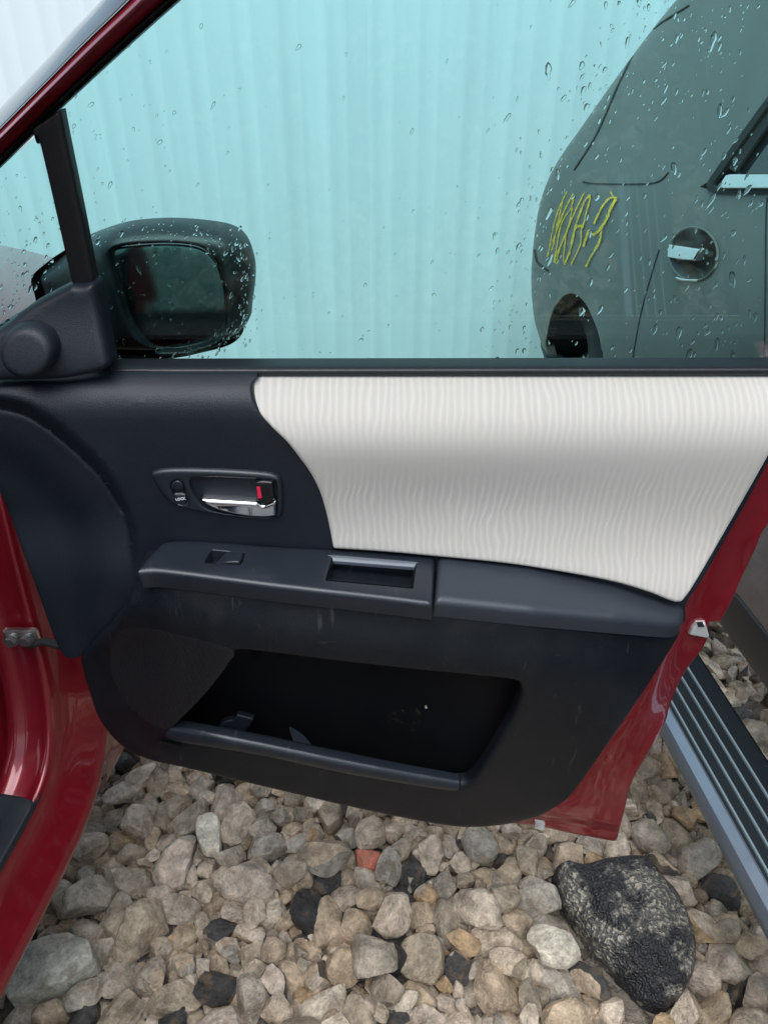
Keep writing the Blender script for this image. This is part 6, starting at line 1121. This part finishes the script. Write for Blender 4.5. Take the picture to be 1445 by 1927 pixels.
15,51,187,1401,-26,79,16,57,1,16,35,190,1482,-36,15,-69,62,-33,17,43,216,1646,-30,35,62,-33,61,18,36,302,478,-33,82,-34,42,13,19,25,321,560,-37,14,8,98,3,4,25,424,1101,-14,20,-18,56,77,
5,34,293,1060,-37,15,70,-68,-8,6,92,312,1192,-4,47,-1,-39,-78,7,45,315,1240,-33,48,-58,30,-57,8,22,294,1374,-19,64,-12,65,37,9,58,219,1419,-12,23,12,21,-93,10,32,270,1489,-17,9,-58,-18,77,
11,44,238,1637,2,76,30,27,49,12,34,327,486,-33,31,-91,20,-11,14,42,305,575,-27,52,20,-68,-45,17,39,376,921,-35,29,14,-94,-2,18,40,346,1035,-13,64,-50,22,52,19,48,450,1117,-24,16,67,-32,-64,
0,56,367,1176,-10,21,16,-94,15,1,86,359,1286,-16,52,74,-14,39,2,48,324,1356,-35,84,-8,-19,-49,3,79,329,1431,-25,3,-96,-6,21,4,49,391,1496,-6,84,-1,16,49,5,44,296,1529,-12,15,-10,19,95,
6,76,380,493,-22,80,-17,10,56,12,46,402,997,-28,31,-94,-3,-1,13,36,462,1094,-31,42,36,-68,-46,14,51,400,1173,-19,71,-56,-36,-19,15,23,372,1258,-37,49,58,-21,-60,16,45,431,1345,-21,8,69,31,-63,
17,45,413,1380,-4,53,69,-46,11,18,41,411,1510,-33,83,8,48,-23,19,63,398,1544,-26,89,-28,5,34,0,51,442,479,-21,68,-35,61,-16,7,52,509,1126,-12,36,-86,8,-31,8,27,487,1193,-19,70,-27,42,49,
9,43,519,1250,-23,15,-79,-39,-42,10,62,476,1317,-22,16,64,-35,-65,11,32,496,1349,-10,27,-70,65,3,12,52,520,1505,-19,69,-24,-62,-26,13,87,545,1566,-16,70,-66,3,-22,14,67,546,480,-22,27,-33,89,-7,
3,52,569,1262,-31,13,-80,54,16,4,34,493,1288,-33,37,42,81,6,5,36,523,1376,-34,1,10,-20,-97,6,47,555,1465,-7,2,51,81,26,7,39,571,1607,-34,8,26,-53,79,8,55,629,559,-32,24,-13,91,27,
10,56,702,670,-6,62,-21,9,74,12,64,689,857,-19,32,-40,-64,-55,16,56,592,1214,7,87,-27,19,-34,17,65,597,1255,-14,65,-5,-72,-21,18,92,659,1318,-15,2,-9,96,23,19,31,729,1368,-36,4,31,-93,-15,
0,77,649,1487,-25,25,56,41,67,1,71,632,1632,-26,7,-19,26,93,2,46,765,527,-31,20,-65,70,19,3,46,741,597,-28,39,69,-43,41,4,54,727,715,-26,35,51,76,12,5,74,742,750,-7,71,-41,40,-38,
6,92,756,872,-6,1,-10,52,84,7,54,754,988,-24,42,-15,-88,-7,8,30,713,1014,-37,67,67,19,-22,9,70,745,1101,-23,44,13,85,-23,10,34,744,1138,-37,22,-81,-49,19,11,52,764,1236,-26,90,-29,-26,-13,
12,45,779,1268,-4,30,4,-62,-71,13,58,746,1397,-26,35,-18,-31,85,14,26,678,1499,-37,6,-43,64,61,15,29,765,1647,-36,30,-62,71,5,16,37,807,516,-33,39,-22,-6,88,17,52,789,616,-10,29,-43,-73,-42,
18,37,799,786,-26,54,-3,-69,-45,19,31,825,772,-35,72,35,0,-58,0,30,825,848,-33,23,-21,36,87,1,51,799,906,-27,9,89,-10,40,2,67,835,1078,-16,27,-46,63,-54,3,22,852,1103,-37,31,-54,-39,-66,
9,22,845,1597,-39,74,-3,-3,66,10,57,-578,547,-31,13,-47,-85,14,19,92,-522,1218,-11,23,28,60,70,0,79,-482,1377,1,26,91,-22,-19,1,32,-599,1385,-20,35,-51,40,-66,2,36,-547,1494,-35,15,84,-49,10,
3,27,-536,1610,-37,74,-12,-12,-63,4,35,-456,529,-15,41,-81,8,40,12,50,-436,1157,8,77,38,-49,1,13,43,-431,1252,-10,11,-36,-36,-84,14,74,-430,1330,-10,4,23,-86,-42,15,49,-458,1378,-35,99,4,6,0,
16,34,-424,1450,-32,68,-47,50,-24,17,46,-497,1590,-18,31,66,15,-65,18,44,-387,508,-32,20,55,23,-77,0,22,-444,719,-37,45,78,-10,39,6,43,-412,1195,-29,29,-39,83,-23,7,25,-389,1327,-18,33,-33,79,36,
8,39,-415,1309,-33,67,1,-39,62,9,53,-391,1402,-16,80,13,57,-1,10,48,-335,1508,-7,16,-18,-95,11,11,92,-402,1577,-23,94,-25,-13,-9,12,38,-315,556,-33,51,0,-30,-79,15,28,-300,756,-35,72,55,40,0,
0,53,-335,1210,-3,15,92,-28,19,1,51,-351,1263,0,36,41,-82,3,2,72,-279,1323,6,4,49,6,86,3,54,-365,1369,-9,75,12,-34,-53,4,30,-313,1534,-25,56,66,-23,-42,5,44,-287,1644,-31,8,11,-45,-87,
6,38,-284,481,-30,51,-22,-81,-14,13,38,-256,1102,-15,79,-45,-7,-39,14,54,-257,1227,-17,10,69,16,-69,15,59,-249,1264,-7,89,-3,-37,22,16,27,-216,1390,-20,55,-61,-47,31,17,30,-200,1402,-15,48,77,15,36,
18,46,-280,1546,-28,92,29,20,-4,19,38,-258,1624,-33,85,18,33,35,0,29,-156,520,-34,23,67,69,4,1,29,-174,642,-35,33,-19,-54,74,5,34,-141,930,-32,68,47,51,-15,8,22,-195,1204,-39,41,4,74,52,
9,73,-201,1240,-7,79,53,28,0,10,29,-171,1379,-11,46,-47,52,53,11,40,-149,1415,-35,91,-37,-2,9,12,34,-200,1467,-34,66,49,-50,-22,13,45,-163,1601,-20,16,82,16,50,14,58,-168,510,-5,84,51,-7,-9,
0,38,-78,1043,0,35,19,-86,28,1,30,-81,1097,-34,9,-9,90,39,2,22,-48,1193,-39,8,98,-2,15,3,77,-103,1285,-24,13,82,49,24,4,53,-135,1368,-21,26,81,-27,43,5,30,-23,1366,-36,19,-54,79,-19,
6,44,-122,1440,-23,82,11,45,-31,7,83,-55,1562,-17,53,-21,-3,-81,8,52,-10,581,-32,59,28,70,25,14,24,-68,1033,-37,30,39,-81,-27,15,48,15,1136,-13,80,1,-54,24,16,59,20,1185,0,27,16,41,84,
17,91,-4,1286,11,80,-6,-58,-3,18,35,39,1388,-33,78,-29,43,-31,19,45,-45,1446,-29,88,-41,19,4,0,34,-53,1471,-31,42,-27,-78,-35,1,49,-44,1498,-12,55,40,-48,-54,2,53,41,537,-7,90,-3,-21,-36,
9,24,10,1099,-12,9,84,40,33,10,50,83,1171,-9,31,-88,28,20,11,77,37,1265,-18,76,38,-20,-46,12,85,77,1365,-2,94,-16,0,-25,13,71,27,1408,-7,31,-78,-43,29,14,62,78,1480,-2,12,21,-53,-80,
15,39,-4,1590,-16,4,-95,-28,5,16,48,75,480,-29,55,-79,-16,-15,18,24,127,722,-38,59,-4,71,-35,2,30,180,1045,-6,24,22,-83,-43,3,60,131,1055,-13,89,43,-2,5,4,31,38,1205,-10,21,-72,-6,-65,
5,48,130,1255,-29,24,36,-89,-4,6,31,102,1336,-35,49,-17,-10,84,7,39,125,1438,-8,28,-84,18,-41,8,48,114,1495,-28,83,-34,-34,-24,9,72,96,1597,-14,47,79,32,-17,10,35,245,517,-33,71,-28,-63,5,
11,22,201,623,-39,85,-19,-24,41,17,22,204,1109,-34,87,5,42,-23,18,56,171,1157,-24,39,42,78,-20,19,28,203,1241,-19,34,-34,-85,16,0,47,200,1382,-9,32,81,47,-7,2,65,191,1476,-5,79,33,-28,-41,
3,67,177,1528,-20,37,-13,88,25,4,22,243,534,-37,76,36,50,15,10,92,267,1037,-12,23,68,-25,-64,11,40,308,1067,-17,33,58,-27,-68,12,26,308,1147,-37,84,49,10,-15,13,46,291,1269,-16,66,-35,53,38,
14,44,286,1348,-13,43,68,-36,45,15,38,184,1434,-11,7,-87,20,-41,16,80,252,1546,-12,68,68,22,5,17,49,223,1615,-16,42,-35,-81,18,18,34,363,560,-34,85,-15,41,26,19,52,294,570,3,80,34,10,-46,
3,32,359,971,-17,33,-48,-54,60,4,41,372,1012,-32,46,65,4,-59,5,58,402,1106,-5,44,73,8,50,6,47,403,1148,-7,80,19,14,-54,7,43,323,1273,-12,34,-36,-79,32,8,61,328,1340,-6,90,4,-24,-34,
9,43,376,1440,-22,15,-61,52,56,10,28,299,1529,-35,33,-60,4,-71,11,38,422,1637,-30,7,-15,-91,-34,12,72,450,526,-24,49,85,0,16,13,28,378,535,-32,68,64,32,-3,17,47,432,934,-30,2,75,9,64,
19,41,438,1084,-30,78,-30,38,-37,0,35,431,1146,-11,40,40,53,-62,1,92,451,1266,-14,22,-70,-60,-30,2,31,396,1336,-7,29,-75,-45,-36,3,54,435,1415,-34,94,27,-8,-15,4,87,450,1515,-16,54,10,52,63,
6,35,492,516,-35,0,-28,91,-28,7,23,474,603,-16,63,71,-26,-15,14,73,497,1221,-10,64,52,-52,15,15,62,555,1240,-11,9,-82,-55,3,16,30,493,1261,-35,34,18,20,-89,17,52,473,1421,-17,14,47,-69,52,
18,41,538,1453,-30,35,80,-2,-47,19,92,465,1596,-21,54,17,41,70,0,49,602,515,-5,76,20,-50,-32,9,41,577,1287,-25,46,19,62,59,10,38,530,1344,-5,48,52,68,-12,11,92,577,1415,-10,21,15,-92,-24,
12,40,613,1506,-2,10,1,-75,-64,13,60,568,1600,10,12,82,41,-35,14,68,658,527,-27,35,72,-25,-52,15,59,725,616,-3,59,-42,38,-56,19,47,661,931,-33,21,-40,-86,-20,1,50,673,1110,-2,39,75,40,33,
2,54,665,1136,-25,47,34,77,-23,3,43,596,1306,-36,75,19,-20,-58,4,50,602,1296,-11,46,77,24,-34,5,36,629,1367,-30,73,-63,21,-2,6,36,631,1434,-11,1,88,35,29,7,72,655,1590,0,92,13,27,-21,
8,49,735,544,-32,31,23,-31,-86,9,84,752,651,-23,9,-92,35,-5,10,54,769,741,-32,23,-14,91,-29,11,48,687,720,-29,30,-77,34,-44,12,60,699,770,0,91,28,-27,-7,13,72,690,970,0,6,-79,-56,-19,
14,38,683,1003,-31,83,33,41,-13,15,55,706,1099,-20,15,75,18,60,16,68,737,1158,-18,3,87,45,-16,17,48,711,1281,-30,44,-46,-61,-45,18,33,724,1296,-4,10,-82,-20,51,0,71,698,1517,-11,2,-11,-72,-67,
1,31,783,1634,-21,1,-60,4,78,2,52,762,495,-29,15,-81,51,20,3,30,792,655,5,10,-54,79,-21,4,56,810,752,-24,31,-48,39,71,5,26,813,831,-36,9,6,9,98,6,54,843,864,-26,31,-67,16,-65,
7,83,774,947,-4,73,51,-37,22,8,69,823,1028,-29,75,31,-13,-55,9,25,831,1107,-35,12,-8,20,96,12,49,765,1349,-4,88,-41,10,19,13,49,783,1466,-32,60,-66,36,-22,15,27,826,1604,-33,69,33,58,-23]

# ================================================================== GRAVEL: stones settled one on another
def stone_mesh(i, sub):
    r = random.Random(4000+i); bm = bmesh.new(); bmesh.ops.create_icosphere(bm, subdivisions=sub, radius=1.0)
    planes = []
    for k in range(r.randint(9, 14)):
        n = Vector((r.gauss(0, 1), r.gauss(0, 1), r.gauss(0, 1))).normalized(); planes.append((n, r.uniform(.46, .82)))
    sx, sy, sz = 1, r.uniform(.66, .95), r.uniform(.52, .80)
    off = Vector((r.uniform(0, 50), r.uniform(0, 50), r.uniform(0, 50)))
    for v in bm.verts:
        c = v.co * (1 + .16*noise.noise(v.co*1.6+off))
        for n, d in planes:
            e = c.dot(n)-d
            if e > 0: c -= n*e
        c *= 1 + .05*noise.noise(c*3.2+off) + (.035*noise.noise(c*7+off) if sub > 1 else 0) + (.02*noise.noise(c*15+off) if sub > 2 else 0)
        v.co = Vector((c.x*sx, c.y*sy, c.z*sz))*1.30
    me = bpy.data.meshes.new('stone'); bm.to_mesh(me); bm.free()
    for p in me.polygons: p.use_smooth = True
    me.set_sharp_from_angle(angle=math.radians(30)); me.materials.append(stone_m)
    return me
rec = [dict(m=q[0], s=q[1], p=q[2:5], q=q[5:9]) for q in np.array(STONES).reshape(-1, 9).tolist()]
fine = [stone_mesh(i, 3) for i in range(20)]; plain = [stone_mesh(i, 2) for i in range(20)]
def stone_matrix(r, k=1.0):
    q = Quaternion(r['q']).normalized()
    s = r['s']/2000*k*1.0
    return Matrix.Translation([v/1000 for v in r['p']]) @ q.to_matrix().to_4x4() @ Matrix.Diagonal((s, s, s, 1))
# a few stones stand out from the rest: things of their own
SPECIAL = {
    (570, 1692): ('tarmac_lump', 'black tarmac lump on pale gravel, nearest below the middle of the door', 'lump of tarmac', tar_m, 1.35),
    (752, 1800): ('tarmac_lump', 'black wet tarmac lump to the left of the big aggregate rock', 'lump of tarmac', tar_m, 1.3),
    (402, 1868): ('tarmac_lump', 'black tarmac lump near the bottom edge of the photo, right one of two', 'lump of tarmac', tar_m, 1.3),
    (318, 1905): ('tarmac_lump', 'black tarmac lump at the bottom edge of the photo, left one of two', 'lump of tarmac', tar_m, 1.3),
    (388, 1585): ('limestone', 'cream white stone on the gravel just below the door pocket', 'stone', pale_m, .9),
    (704, 1608): ('brick_fragment', 'small orange red brick fragment among tan gravel below the door', 'brick fragment', brick_m, .9),
    (1048, 1790): ('limestone', 'pale yellowish angular stone touching the left of the big tarmac rock', 'stone', pale_m, .85),
}
used = {}
for (px, py), v in SPECIAL.items():
    c = PZ(px, py, .0)
    best = min((i for i in range(len(rec)) if i not in used and i < 420 and rec[i]['s'] > (40 if v[0] != 'brick_fragment' else 30)), key=lambda i: (rec[i]['p'][0]/1000-c.x)**2+(rec[i]['p'][1]/1000-c.y)**2)
    used[best] = v
n_ind = 0; bmv, bmf, base = [], [], 0
for i, r in enumerate(rec):
    if i in used:
        nm, lab, cat, m_, k = used[i]
        me = fine[r['m']].copy(); me.materials.clear(); me.materials.append(m_)
        o = obj(nm, me, None); o.matrix_world = stone_matrix(r, k); o.location.z += .006; tag(o, lab, cat); continue
    if n_ind < 300:
        o = obj('stone', fine[r['m']], None, ground); M_ = stone_matrix(r)
        o.matrix_parent_inverse = Matrix(); o.matrix_basis = M_; n_ind += 1; continue
    me = plain[r['m']]; M_ = np.array(stone_matrix(r))
    V = np.empty(len(me.vertices)*3, np.float32); me.vertices.foreach_get('co', V); V = V.reshape(-1, 3)@M_[:3, :3].T + M_[:3, 3]
    F = np.empty(len(me.loops), np.int32); me.loops.foreach_get('vertex_index', F)
    bmv.append(V); bmf.append(F.reshape(-1, 3)+base); base += len(V)
# small filler stones between and under them, and rough gravel farther out
small = [stone_mesh(i, 1) for i in range(20)]
RS = random.Random(3)
def filler(x, y, z, s):
    global base
    me = small[RS.randrange(20)]
    M_ = np.array(Quaternion((RS.gauss(0, 1), RS.gauss(0, 1), RS.gauss(0, 1), RS.gauss(0, 1))).normalized().to_matrix())*s
    V = np.empty(len(me.vertices)*3, np.float32); me.vertices.foreach_get('co', V); V = V.reshape(-1, 3)@M_.T + np.array([x, y, z])
    F = np.empty(len(me.loops), np.int32); me.loops.foreach_get('vertex_index', F)
    bmv.append(V); bmf.append(F.reshape(-1, 3)+base); base += len(V)
for q in range(9500):
    x, y = (RS.uniform(-.8, 1.5), RS.uniform(-.7, 2.3)) if q % 2 else (RS.uniform(-2.2, 2.6), RS.uniform(-1.6, 3.3))
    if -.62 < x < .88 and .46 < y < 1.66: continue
    filler(x, y, RS.uniform(-.045, -.008), min(.045, RS.lognormvariate(math.log(.026), .4)))
def join(name, m):
    V = np.concatenate(bmv); F = np.concatenate(bmf)
    me = bpy.data.meshes.new(name); me.vertices.add(len(V)); me.vertices.foreach_set('co', V.astype(np.float32).ravel())
    me.loops.add(F.size); me.loops.foreach_set('vertex_index', F.astype(np.int32).ravel())
    me.polygons.add(len(F)); me.polygons.foreach_set('loop_start', np.arange(0, F.size, 3, dtype=np.int32))
    me.update(); me.validate()
    me.polygons.foreach_set('use_smooth', np.ones(len(F), bool)); me.set_sharp_from_angle(angle=math.radians(30))
    o = obj(name, me, m, ground); o['kind'] = 'stuff'
join('loose_gravel', stone_m)
bmv, bmf, base = [], [], 0
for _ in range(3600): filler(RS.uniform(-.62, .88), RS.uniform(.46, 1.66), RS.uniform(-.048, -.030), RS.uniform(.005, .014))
join('shade_grit', grit_m)  # shade in the gaps, put into the colour of the filler

# ================================================================== the big lump of tarmac, and the flat slab
ch_o = curve([(1044, 1634), (1068, 1612), (1100, 1618), (1150, 1606), (1215, 1604), (1250, 1640), (1278, 1672), (1300, 1716), (1314, 1770), (1306, 1830), (1270, 1880), (1232, 1896), (1205, 1880), (1165, 1830), (1128, 1788), (1098, 1740), (1064, 1690)], 6)
chp = np.array(ch_o)
def ch_pos(x, y):
    d = float(segdist(np.array([[x, y]]), chp)[0]); p = Vector((x/42, y/42, 1.7))
    z = .054 + .006*smooth(0, 60, d) + .009*noise.noise(p) + .006*noise.noise(p*2.7) + .0035*noise.noise(p*7)
    dl = ((x-1060)*206 - (y-1690)*172)/268.4                                    # in from the lower left edge
    dr = ((1228 + (y-1604)*.30) - x)/1.05                                       # in from the right-hand break
    z -= .055*max(0, .62 - dl/100) + .045*max(0, -dr/100 + .05) + .030*max(0, (y-1770)/100) + .014*max(0, .35-(y-1612)/90)
    return PZ(x, y, z)
chunk = sheet('tarmac_rock', ch_o, ch_pos, chunk_m, None, r=12, rd=.026, step=5, skirt=.10, push=(0, .1, -1), angle=60)
tag(chunk, 'big angular black tarmac rock speckled with pale aggregate, beside the ribbed side step', 'rock')
sl_o = curve([(2, 1852, 1), (24, 1812), (52, 1772, 1), (90, 1758), (128, 1752, 1), (168, 1768, 1), (174, 1796), (168, 1812, 1), (120, 1846, 1), (70, 1862), (14, 1876, 1)], 5)
def sl_pos(x, y):
    p = Vector((x/30, y/30, 5)); return PZ(x, y, .034 + .004*noise.noise(p) + .0025*noise.noise(p*3) + (x-90)*.00008)
slab = sheet('stone_slab', sl_o, sl_pos, slab_m, None, r=5, rd=.006, step=6, skirt=.06, push=(0, .1, -1), angle=60)
tag(slab, 'flat greyish green stone slab, largest stone beside the red door sill', 'stone')
